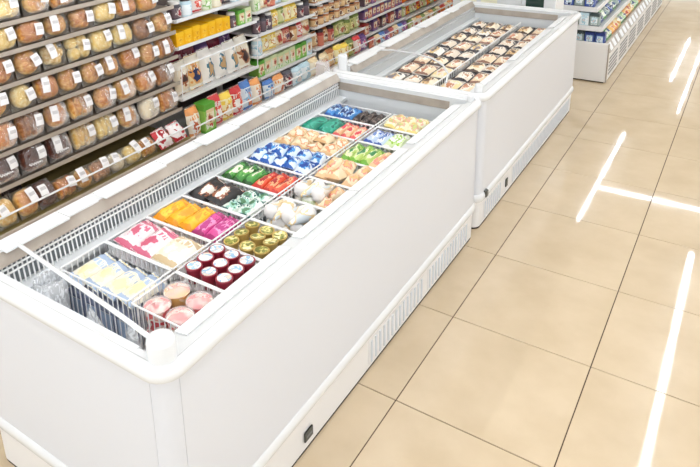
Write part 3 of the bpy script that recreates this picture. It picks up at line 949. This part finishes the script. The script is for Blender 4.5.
ZBR = [1.49, 1.345, 1.20, 1.035, .873, .695, .515]
shelving(-1.5, .41, ZBR, 'tall brown metal bakery rack stacked with bagged bread', M['rack_rail'], M['rack'], M['olive'], .32)
shelving(.412, 1.252, [1.10, .92, .57], 'white shelving section with yellow boxes and bags, next to the bakery rack', M['rim'], M['white'], M['rackdark'], .29, (.57,))
shelving(1.254, 2.05, [.98, .805, .635, .465], 'white shelving section with green boxes, second after the bakery rack', M['rim'], M['white'], M['rackdark'], .29)
shelving(2.052, 2.92, [.885, .68, .49], 'white shelving section with double-stacked brown jars, third after the bakery rack', M['rim'], M['white'], M['rackdark'], .29)
shelving(2.922, 3.79, [.68, .55, .40], 'white shelving section with purple boxes, fourth after the bakery rack', M['rim'], M['white'], M['rackdark'], .27)
shelving(3.792, 4.66, [.68, .53, .38], 'white shelving section with red and orange bags, fifth after the bakery rack', M['rim'], M['white'], M['rackdark'], .25)
shelving(4.662, 5.6, [.68, .53, .38], 'farthest white shelving section in view', M['rim'], M['white'], M['rackdark'], .25)

# ---- bread
BR = {}
def bread_mat(key, c, dark):
    mt = mat('bread_' + key, c, .5)
    nt = mt.node_tree
    b = nt.nodes['Principled BSDF']; L = nt.links.new
    tc = nt.nodes.new('ShaderNodeTexCoord'); sp = nt.nodes.new('ShaderNodeSeparateXYZ'); oi = nt.nodes.new('ShaderNodeObjectInfo')
    no = nt.nodes.new('ShaderNodeTexNoise'); no.inputs['Scale'].default_value = 55.0; no.inputs['Detail'].default_value = 4
    ml = nt.nodes.new('ShaderNodeMath'); ml.operation = 'MULTIPLY'; ml.inputs[1].default_value = 11.0
    ad = nt.nodes.new('ShaderNodeVectorMath'); ad.operation = 'MULTIPLY_ADD'; ad.inputs[1].default_value = (1, 1, 1)
    L(oi.outputs['Random'], ml.inputs[0]); L(tc.outputs['Object'], ad.inputs[0]); L(ml.outputs[0], ad.inputs[2]); L(ad.outputs[0], no.inputs['Vector'])
    L(tc.outputs['Generated'], sp.inputs[0])
    m1 = nt.nodes.new('ShaderNodeMath'); m1.operation = 'MULTIPLY_ADD'; m1.inputs[1].default_value = .9
    m2 = nt.nodes.new('ShaderNodeMath'); m2.operation = 'MULTIPLY'; m2.inputs[1].default_value = .55
    L(sp.outputs[2], m2.inputs[0]); L(no.outputs['Fac'], m1.inputs[0]); L(m2.outputs[0], m1.inputs[2])
    rp = nt.nodes.new('ShaderNodeValToRGB')
    rp.color_ramp.elements[0].position = .62; rp.color_ramp.elements[0].color = lin(c)
    rp.color_ramp.elements[1].position = 1.0; rp.color_ramp.elements[1].color = lin(dark)
    L(m1.outputs[0], rp.inputs[0]); L(rp.outputs[0], b.inputs['Base Color'])
    bp = nt.nodes.new('ShaderNodeBump'); bp.inputs['Strength'].default_value = .4; bp.inputs['Distance'].default_value = .006
    L(no.outputs['Fac'], bp.inputs['Height']); L(bp.outputs[0], b.inputs['Normal'])
    BR[key] = mt
bread_mat('cream', (250, 234, 186), (226, 178, 92))
bread_mat('pale', (252, 240, 196), (238, 204, 120))
bread_mat('gold', (250, 212, 128), (208, 136, 58))
bread_mat('orange', (246, 196, 116), (196, 118, 52))
bread_mat('brown', (216, 158, 98), (142, 86, 44))
bread_mat('choco', (128, 66, 42), (74, 36, 26))
bread_mat('rosy', (238, 204, 166), (184, 128, 90))
bread_mat('white', (248, 240, 226), (240, 224, 190))
def bun_mesh(kind, w, l, d):
    key = ('bun', kind, w, l, d)
    if key in MESH:
        return MESH[key]
    def blob(cx, cy, cz, rx, ry, rz, nu=16, nv=9, fn=None, p=2.4):
        vs = []
        for j in range(nv):
            ph = PI * j / (nv - 1)
            for i in range(nu):
                th = 2 * PI * i / nu
                x, y, z = math.sin(ph) * math.cos(th), math.sin(ph) * math.sin(th), -math.cos(ph)
                q = (abs(x) ** p + abs(y) ** p + abs(z) ** p) ** (1 / p)
                x, y, z = x / q, y / q, z / q
                if fn:
                    x, y, z = fn(x, y, z, th)
                vs.append((cx + x * rx, cy + y * ry, cz + z * rz))
        fs = []
        for j in range(nv - 1):
            for i in range(nu):
                fs.append((j * nu + i, j * nu + (i + 1) % nu, (j + 1) * nu + (i + 1) % nu, (j + 1) * nu + i))
        mb.add(vs, fs)
    mb = MB()
    hw, hl, hd = w / 2, l / 2, d * .45
    if kind == 'loaf':      # sliced loaf lying across
        blob(0, 0, hd, hw * .98, hl * .9, hd, 40, 11, lambda x, y, z, th: (x, y * (1 - .07 * (math.cos(16 * x) > .55)), z * (1 - .12 * (math.cos(16 * x) > .55))), 3.2)
    elif kind == 'rolls':   # four rolls side by side
        for k in range(4):
            blob(-hw * .74 + hw * .49 * k, (.06 if k % 2 else -.06) * hl, hd * .85, hw * .29, hl * .86, hd * .85)
    elif kind == 'knot':    # plaited bun: lobes round a middle
        for k in range(5):
            a = 2 * PI * k / 5
            blob(hw * .5 * math.cos(a), hl * .48 * math.sin(a), hd * .8, hw * .46, hl * .44, hd * .8)
        blob(0, 0, hd * 1.05, hw * .4, hl * .4, hd * .85)
    elif kind == 'cross':   # two halves scored across
        for sx in (-1, 1):
            for sy in (-1, 1):
                blob(sx * hw * .46, sy * hl * .46, hd * .9, hw * .5, hl * .5, hd * .9)
    else:                   # round bun, domed, scored
        blob(0, 0, hd * .9, hw * .9, hl * .92, hd, 24, 11, lambda x, y, z, th: (x, y, z * (1 - .13 * (abs(math.sin(3 * th)) < .22) * (z > 0))), 2.2)
    MESH[key] = mb.mesh('bread', M['card'], 60)
    return MESH[key]

def bread(y, zs, w, kind, cm, row, idx, rowname, xf=XS, a=73, label_side=1, h=.158, tint=None):
    a = R_(a + rnd.uniform(-5, 5))
    d = .095
    x = xf - .006 - (h / 2) * math.cos(a) - d * .5 * math.sin(a)
    z = zs + (h / 2) * math.sin(a) - .004
    cname = {'cream': 'cream yellow', 'pale': 'pale yellow', 'gold': 'golden', 'orange': 'orange brown', 'brown': 'brown', 'choco': 'dark chocolate', 'rosy': 'rosy brown', 'white': 'whitish'}[cm]
    kname = {'round': 'round bun', 'loaf': 'loaf', 'knot': 'plaited bun', 'cross': 'four-part bun', 'rolls': 'pack of rolls'}[kind]
    t = thing('bagged_bread', 'bagged %s %s, %s from the left on the %s bread shelf' % (cname, kname, ORD[idx], rowname), 'bread',
              (x, y, z), (a, R_(rnd.uniform(-2, 2)), PI / 2 + R_(rnd.uniform(-2.5, 2.5))), 'bagged bread on the %s shelf' % rowname)
    w2 = round(w * .97, 3)
    ll = .062 if idx % 3 else .085
    obj('bread', bun_mesh(kind, round(w2 * .93, 3), round(h * .92, 3), round(d * .95, 3)), t, BR[cm], (0, 0, .004))
    obj('bag', pouch_mesh(w2, h, d, int(w2 * 1000) % 3 + 60), t, M['film'])
    lb = obj('price_label', patch_mesh(.046, ll, d * 1.06, .005), t, M['card'], (label_side * w2 * .2, .005 + rnd.uniform(-.01, .015), .001), (0, 0, R_(rnd.uniform(-12, 12))))
    obj('label_print', patch_mesh(.032, .018, d * 1.06, .001), lb, M['faint'], (0, .006, .0015))
    if cm == 'choco' and rowname != 'bottom':
        obj('script_print', script_mesh(), t, M['card'], (-.012, -.03, d * .93))
    return t
def script_mesh():
    if 'script' not in MESH:
        MESH['script'] = MB().tube([(-.04 + .004 * k, .010 * math.sin(k * 1.9) * (1 - k / 40), .004 - .00006 * (k - 10) ** 2) for k in range(21)], .0026, 4).mesh('script_print', M['card'])
    return MESH['script']

C_ = {'c': 'cream', 'p': 'pale', 'g': 'gold', 'o': 'orange', 'b': 'brown', 'k': 'choco', 'r': 'rosy', 'w': 'white'}
K_ = {'r': 'round', 'l': 'loaf', 'k': 'knot', 'x': 'cross', 's': 'rolls'}
rowsd = [  # shelf z, name, y start, pitch, colours, kinds
    (1.49, 'topmost', -.98, .165, 'gcorgbrw', 'lrlkrllr'),
    (1.345, 'second highest', -.98, .168, 'cpgogwbo', 'llrslkll'),
    (1.20, 'third highest', -1.02, .163, 'gpogopogb', 'rllrklll' + 'r'),
    (1.035, 'fourth highest', -1.05, .16, 'gogcpppbg', 'krrkxllrk'),
    (.873, 'fifth highest', -1.08, .148, 'ogpogggogo', 'krrlrrrlrs'),
    (.695, 'sixth highest', -1.10, .165, 'robogogob', 'llsrsrlls'),
    (.515, 'seventh highest', -1.12, .168, 'kkkkcpgwo', 'llllssrls'),
]
HB = {1.49: .15, 1.345: .134, 1.20: .134, 1.035: .152, .873: .15, .695: .166, .515: .168}
for z, nm, ys, pitch, cs, ks in rowsd:
    for i, (c, k) in enumerate(zip(cs, ks)):
        y = ys + pitch * (i + .5)
        if y > .34:
            break
        bread(y, z, pitch * .96, K_[k], C_[c], 0, i, nm, label_side=1 if i % 3 else -1, h=HB[z])
for i, (c, k) in enumerate(zip('gwcgkogrwpg', 'lslllsrsrls')):
    y = -1.25 + .122 * (i + .5)
    bread(y, .32, .12, K_[k], C_[c], 0, i, 'bottom', xf=XS + .09, a=50, label_side=1 if i % 2 else -1, h=.165 if i < 5 else .13)
# second rank behind on the bottom shelf, near end, and the red packs
for i in range(4):
    y = -1.2 + .13 * i
    packet('bakery_bag', 'dark chocolate bakery bag behind loaves on the bottom shelf, %s from left' % ORD[i], 'bread', (XS - .10, y, .387), (R_(62), 0, PI / 2), .125, .14, .06, P['dark'], None, 'dark bags at the back of the bottom shelf', 70)
M['redpack'] = printed('red_white_pack', [(206, 36, 48), (244, 236, 232), (250, 246, 244), (180, 30, 40)], 1.6)
for i in range(2):
    packet('bakery_bag', 'red and white bakery bag ending the bottom bread shelf, %s of two' % ORD[i], 'bread', (XS + .03, .158 + .128 * i, .386), (R_(48), 0, PI / 2 + .1), .12, .13, .06, M['redpack'], None, 'red and white bags on the bottom bread shelf', 71)

# ---- groceries
def pal(name, *cols, s=2.4, axes='xy'):
    return design('print_' + name, list(cols), axes)
Q = {}
QSPEC = {
 'snackbrown': [(246, 240, 226), (240, 226, 200), (170, 104, 66), (60, 40, 40)],
 'snacknavy': [(248, 242, 226), (236, 210, 160), (226, 160, 90), (40, 52, 96)],
 'snackteal': [(250, 246, 240), (244, 238, 230), (70, 120, 140), (200, 160, 110)],
 'maroon': [(120, 26, 50), (150, 40, 66), (236, 214, 214), (90, 20, 40)],
 'purple': [(90, 60, 120), (150, 100, 160), (236, 226, 240), (200, 60, 120)],
 'yellowbox': [(250, 196, 30), (246, 184, 20), (252, 206, 70), (230, 160, 20)],
 'greenbox': [(96, 170, 60), (150, 200, 90), (236, 240, 220), (214, 60, 50)],
 'greenlite': [(206, 220, 170), (226, 232, 206), (130, 186, 90), (240, 240, 230)],
 'redbag': [(206, 46, 50), (236, 220, 214), (226, 90, 70), (250, 244, 240)],
 'orangebag': [(236, 160, 90), (250, 236, 216), (250, 246, 240), (200, 100, 60)],
 'yellowbag': [(244, 212, 80), (250, 238, 190), (214, 150, 70), (250, 244, 226)],
 'bluebag': [(70, 120, 190), (226, 236, 244), (150, 190, 220), (236, 140, 90)],
 'icebag': [(196, 222, 232), (240, 246, 248), (150, 196, 214), (230, 214, 206)],
 'beigebag': [(236, 214, 170), (246, 236, 214), (200, 150, 100), (180, 70, 60)],
 'brownjar': [(176, 110, 60), (226, 190, 140), (246, 236, 214), (110, 60, 40)],
 'greenjar': [(110, 130, 60), (200, 196, 120), (236, 226, 170), (150, 100, 50)],
 'darkmix': [(60, 56, 66), (110, 90, 96), (226, 214, 206), (150, 40, 50)],
 'violetbox': [(90, 70, 130), (140, 100, 140), (226, 120, 110), (60, 60, 110)],
 'redbox': [(176, 66, 60), (214, 130, 104), (236, 206, 180), (110, 70, 90)],
 'firebag': [(206, 50, 30), (236, 120, 40), (246, 190, 60), (150, 40, 40)],
 'herbbag': [(140, 160, 80), (214, 214, 150), (240, 236, 210), (190, 120, 90)],
 'coldblue': [(40, 60, 130), (70, 96, 170), (216, 226, 240), (30, 36, 80)],
 'coldgrey': [(70, 84, 84), (160, 176, 172), (226, 232, 230), (40, 50, 56)],
 'coldgreen': [(90, 150, 80), (196, 220, 180), (240, 240, 230), (60, 90, 130)],
 'coldorange': [(226, 140, 60), (246, 196, 120), (250, 230, 200), (206, 90, 50)],
}
for _k, _c in QSPEC.items():
    Q[_k] = pal(_k, *_c)
    Q[_k + '_yz'] = pal(_k + '_standing', *_c, axes='yz')
    Q[_k + '_xz'] = pal(_k + '_facing', *_c, axes='xz')
M['jarlid'] = mat('dark_jar_lid', (60, 52, 54), .35)
M['jarlidw'] = mat('white_jar_lid', (238, 236, 232), .35)
def desc_of(mk):
    return {'snackbrown': 'white and brown', 'snacknavy': 'cream and orange', 'snackteal': 'white and teal', 'maroon': 'maroon', 'purple': 'purple', 'yellowbox': 'bright yellow',
            'greenbox': 'green and red', 'greenlite': 'pale green', 'redbag': 'red and white', 'orangebag': 'orange and white', 'yellowbag': 'yellow', 'bluebag': 'blue and white', 'icebag': 'icy blue',
            'beigebag': 'beige', 'brownjar': 'brown', 'greenjar': 'olive green', 'darkmix': 'dark', 'violetbox': 'violet', 'redbox': 'brick red', 'firebag': 'fiery red and orange', 'herbbag': 'herb green'}[mk]

def row(y0, y1, zs, n, kinds, mats_, h, section, shelf, xf=XS, parts=True, dep=.10, back=0, gap=.004):
    wd = (y1 - y0) / n
    for i in range(n):
        k = kinds[i % len(kinds)]; mk = mats_[i % len(mats_)]
        y = y0 + wd * (i + .5)
        hh = round(h * (1 + .04 * ((i * 7) % 3 - 1)), 3)
        x = xf - .02 - back
        where = '%s from left%s, %s shelf, %s section' % (ORD[i], ' in back rank' if back else '', shelf, section)
        grp = 'goods on the %s shelf of the %s section' % (shelf, section)
        w_ = round(wd - gap, 3)
        if k == 'b':   # upright bag
            a = R_(80 + rnd.uniform(-3, 3))
            d = round(min(.07, wd * .6), 3)
            packet('snack_bag', '%s upright bag, %s' % (desc_of(mk), where), 'bag', (x - d - hh / 2 * math.cos(a), y, zs + hh / 2 * math.sin(a) + .002), (a, 0, PI / 2), w_, hh, d, Q[mk], None, grp, 40 + i % 3, parts)
        elif k == 'x':  # carton
            t = thing('carton', '%s carton, %s' % (desc_of(mk), where), 'carton', (x - dep / 2, y, zs), (0, 0, 0), grp)
            obj('box', box_mesh(dep, w_, hh), t, Q[mk + '_yz'])
            obj('front_print', box_mesh(.0014, round(w_ * .7, 3), round(hh * .5, 3), .0004), t, Q['beigebag_yz'] if mk != 'yellowbox' else Q['yellowbox_yz'], (dep / 2 + .0009, 0, hh * .3))
        elif k == 'j':  # jar
            r = round(min(wd * .47, .05), 3)
            t = thing('jar', '%s jar, %s' % (desc_of(mk), where), 'jar', (x - r, y, zs), (0, 0, i), grp)
            obj('glass', lathe_mesh(('jar', r, hh), [(r * .9, 0), (r, .006), (r, hh * .7), (r * .8, hh * .82), (r * .8, hh * .84)], 14, 'glass'), t, Q[mk + '_yz'])
            obj('lid', lathe_mesh(('jarlid', r, hh), [(r * .86, hh * .845), (r * .86, hh), (.001, hh)], 14, 'lid'), t, M['jarlid'] if i % 2 else M['jarlidw'])

s2, s3, s4, s5, s6, s7 = ('first white', 'second white', 'third white', 'fourth white', 'fifth white', 'farthest white')
row(.43, 1.23, 1.10, 8, 'jjb', ['darkmix', 'icebag', 'redbag', 'greenlite', 'beigebag'], .12, s2, 'top')
row(.43, .98, .92, 7, 'x', ['yellowbox'], .10, s2, 'middle', dep=.22)
row(.99, 1.23, .92, 3, 'jxx', ['darkmix', 'greenbox', 'greenlite'], .11, s2, 'middle far')
row(.43, 1.235, .57, 6, 'b', ['snackbrown', 'snacknavy', 'snackteal', 'snackteal', 'snackteal', 'snackbrown'], .235, s2, 'bag')
row(.43, 1.235, .57, 6, 'b', ['darkmix', 'maroon', 'maroon', 'purple', 'maroon', 'purple'], .28, s2, 'bag', back=.16)
row(.43, 1.235, .29, 7, 'bxbbbbb', ['orangebag', 'greenbox', 'redbag', 'yellowbag', 'redbag', 'bluebag', 'orangebag'], .21, s2, 'bottom', xf=XS + .09)
row(1.275, 2.03, .98, 8, 'jb', ['greenlite', 'beigebag', 'redbox', 'icebag'], .14, s3, 'top')
row(1.275, 1.50, .805, 3, 'j', ['darkmix'], .13, s3, 'upper near')
row(1.505, 1.86, .805, 4, 'b', ['yellowbag', 'herbbag', 'yellowbag'], .145, s3, 'upper')
row(1.865, 2.03, .805, 2, 'j', ['darkmix'], .13, s3, 'upper far')
row(1.275, 2.03, .635, 8, 'jbbbbjbb', ['icebag', 'yellowbag', 'yellowbag', 'beigebag', 'redbox', 'brownjar', 'redbag', 'beigebag'], .14, s3, 'middle')
row(1.275, 2.03, .465, 9, 'x', ['greenbox', 'greenlite', 'greenlite', 'greenlite', 'greenlite', 'greenlite', 'greenbox', 'greenbox', 'icebag'], .13, s3, 'lower')
row(1.275, 2.03, .29, 6, 'b', ['bluebag', 'orangebag', 'darkmix', 'icebag', 'icebag', 'beigebag'], .15, s3, 'bottom', xf=XS + .09)
row(2.075, 2.89, .885, 9, 'jx', ['brownjar', 'beigebag', 'redbox'], .13, s4, 'top', parts=False)
row(2.075, 2.89, .68, 9, 'j', ['brownjar'], .085, s4, 'upper')
for i in range(9):
    y = 2.075 + .815 / 9 * (i + .5)
    t = thing('jar', 'brown jar stacked on another, %s from left, third white section' % ORD[i], 'jar', (XS - .02 - .043, y, .7655), (0, 0, i), 'stacked brown jars')
    obj('glass', lathe_mesh(('jar', .043, .085), [(.0387, 0), (.043, .006), (.043, .0595), (.0344, .07), (.0344, .0714)], 14, 'glass'), t, Q['brownjar_yz'])
    obj('lid', lathe_mesh(('jarlid', .043, .085), [(.037, .072), (.037, .085), (.001, .085)], 14, 'lid'), t, M['jarlidw'] if i % 2 else M['jarlid'])
row(2.075, 2.42, .49, 4, 'bj', ['brownjar', 'redbox'], .14, s4, 'lower near')
row(2.43, 2.89, .49, 5, 'bbj', ['greenjar', 'herbbag', 'greenjar'], .155, s4, 'lower')
row(2.075, 2.89, .29, 7, 'b', ['beigebag', 'brownjar', 'yellowbag', 'yellowbag', 'greenjar', 'redbag', 'purple'], .16, s4, 'bottom', xf=XS + .09)
row(2.945, 3.76, .68, 10, 'xb', ['darkmix', 'beigebag', 'violetbox'], .10, s5, 'top', parts=False)
row(2.945, 3.76, .55, 10, 'x', ['violetbox', 'redbox', 'violetbox'], .10, s5, 'upper', parts=False)
row(2.945, 3.76, .40, 9, 'xb', ['redbox', 'darkmix', 'violetbox'], .11, s5, 'lower', parts=False)
row(2.945, 3.76, .27, 8, 'b', ['redbox', 'beigebag', 'bluebag', 'purple'], .11, s5, 'bottom', xf=XS + .09, parts=False)
for yy, nm, m1, m2 in ((3.815, s6, 'herbbag', 'firebag'), (4.685, s7, 'firebag', 'yellowbag')):
    row(yy, yy + .82, .68, 9, 'xb', ['redbox', 'darkmix', m2], .13, nm, 'top', parts=False)
    row(yy, yy + .82, .53, 9, 'b', [m2, 'redbox', m2], .13, nm, 'upper', parts=False)
    row(yy, yy + .82, .38, 9, 'b', [m1, m2, m1], .13, nm, 'lower', parts=False)
    row(yy, yy + .82, .25, 8, 'b', [m1, 'beigebag', 'orangebag'], .11, nm, 'bottom', xf=XS + .09, parts=False)

# ------------------------------------------------------------------ end display beyond the freezers
def end_display():
    y0, y1 = 3.76, 7.4
    x1 = -.06; x0 = -1.25
    t = thing('display_cooler', 'white open display cooler with slanted price rails at the end of the aisle', 'display cooler', ((x0 + x1) / 2, y0, 0))
    ox, oy = -(x0 + x1) / 2, -y0
    def put(name, mb, m_, parent=t):
        o = build(name, mb, m_, parent)
        if parent is t:
            o.location = (ox, oy, 0)
        return o
    put('plinth', MB().box(x0 + .02, x1 - .02, y0 + .02, y1 - .02, 0, .012), M['darkgap'])
    put('end_panel', MB().box(x0, x1 - .004, y0, y0 + .03, .0125, .37, b=.004), M['white'])
    put('corner_trim', MB().box(x1 - .0035, x1 + .004, y0 - .002, y0 + .03, .0125, .37), M['steel'])
    L = (y1 - y0 - .03) / 7
    for k in range(7):
        a = y0 + .032 + k * L
        p = put('side_panel', MB().box(x1 - .02, x1, a, a + L - .012, .0125, .27, b=.003), M['white'])
        g = MB()
        for q in range(5):
            g.box(x1 + .0005, x1 + .003, a + .06, a + L - .07, .06 + q * .036, .078 + q * .036)
        build('vent_slot', g, M['slot_grey'], p)
        r_ = put('price_rail', MB().prism_y([(x1 - .02, .28), (x1 + .012, .285), (x1 - .03, .362), (x1 - .045, .362)], a, a + L - .012), M['steel'])
        for q in range(3):
            yy = a + .05 + q * L * .31
            c_ = build('price_card', MB().prism_y([(x1 + .0095, .2935), (x1 + .0115, .295), (x1 - .0215, .353), (x1 - .0235, .3515)], yy, yy + .10), M['strip'], r_)
    put('well', MB().box(x0 + .03, x1 - .05, y0 + .031, y1, .10, .33), M['white'])
    put('back_wall', MB().box(x0, x0 + .03, y0 + .031, y1, .0125, 1.6), M['white'])
    for k, (z, yy, xx) in enumerate(((.505, y0 + .02, -.14), (.67, y0 + .05, -.20), (.84, y0 + .08, -.26))):
        s = put('shelf', MB().box(x0 + .031, xx - .002, yy + .006, y1 - .1, z - .012, z), M['liner'])
        b = build('price_rail', MB().box(x0 + .031, xx, yy, yy + .0055, z - .035, z + .012, b=.002), M['rim'], s)
        build('price_rail', MB().box(xx - .0015, xx + .01, yy + .006, y1 - .1, z - .035, z + .012, b=.002), M['rim'], s)
    put('post', MB().box(-.60, -.57, y0 + .40, y0 + .43, .33, 1.6), M['white'])
    # goods facing the freezers
    nm = ('well', 'lower', 'middle', 'upper')
    for k, (z, yy, xx, h) in enumerate(((.332, y0 + .06, -.10, .115), (.507, y0 + .035, -.155, .118), (.672, y0 + .065, -.215, .12), (.842, y0 + .095, -.275, .12))):
        for i in range(5):
            w_ = .088
            x = xx - .008 - w_ * (i + .5)
            mk = (('coldblue', 'coldblue', 'coldgrey'), ('coldgrey', 'icebag', 'coldgrey'), ('coldblue', 'coldgrey', 'coldblue'), ('coldgrey', 'coldblue', 'icebag'))[k][i % 3]
            c = thing('chilled_carton', 'chilled carton facing the freezers, %s from the aisle corner on the %s tier' % (ORD[i], nm[k]), 'carton', (x, yy + .05, z), (0, 0, 0), 'chilled cartons on the display cooler end')
            obj('box', box_mesh(.08, .08, h), c, Q[mk + '_xz'])
            obj('front_print', box_mesh(.05, .0014, .055, .0004), c, Q['icebag_xz'], (0, -.0409, .03))
        nq = 16
        for i in range(nq):
            y = yy + .155 + i * .15
            d_ = round(.11, 3)
            mk = (['coldgreen', 'coldgreen', 'coldorange', 'coldorange', 'yellowbag'] if k == 0 else ['coldblue', 'coldgreen', 'coldgrey'])[i % (5 if k == 0 else 3)]
            packet('chilled_pack', 'chilled pack facing the aisle, %s from the near corner on the %s tier' % (ORD[i], nm[k]), 'chilled food', (xx - .075, y, z + .035), (R_(35), 0, PI / 2), .14, .12, .06, Q[mk], None, 'chilled packs along the display cooler', 50 + i % 3, i < 6)
    return t
end_display()

# white cabinet right behind the far freezer
cb = thing('white_cabinet', 'white cabinet with a dark glass window behind the far freezer', 'cabinet', (-.75, 3.2, 0))
build('body', MB().box(-.5, .38, -.13, .13, .015, .95, b=.008), M['white'], cb)
build('foot', MB().box(-.47, .35, -.11, .11, 0, .0145), M['darkgap'], cb)
dr = build('door', MB().box(-.495, .1, -.142, -.1305, .05, .93, b=.003), M['rim'], cb)
M['darkglass'] = mat('dark_green_glass', (36, 62, 54), .08, spec=.8)
M['poster']= pal('poster', (244, 238, 214), (250, 246, 230), (228, 222, 140), (236, 190, 170), s=2.2)
build('poster', MB().box(-.42, -.28, -.1445, -.1425, .42, .88), M['poster'], dr)
build('poster', MB().box(-.24, -.10, -.1445, -.1425, .42, .88), M['poster'], dr)
dw = build('door', MB().box(.105, .375, -.142, -.1305, .05, .93, b=.003), M['rim'], cb)
build('pane', MB().box(.14, .285, -.1455, -.1425, .455, .88), M['darkglass'], dw)
build('handle', MB().box(.335, .35, -.158, -.1425, .40, .75, b=.004), M['steel'], dw)
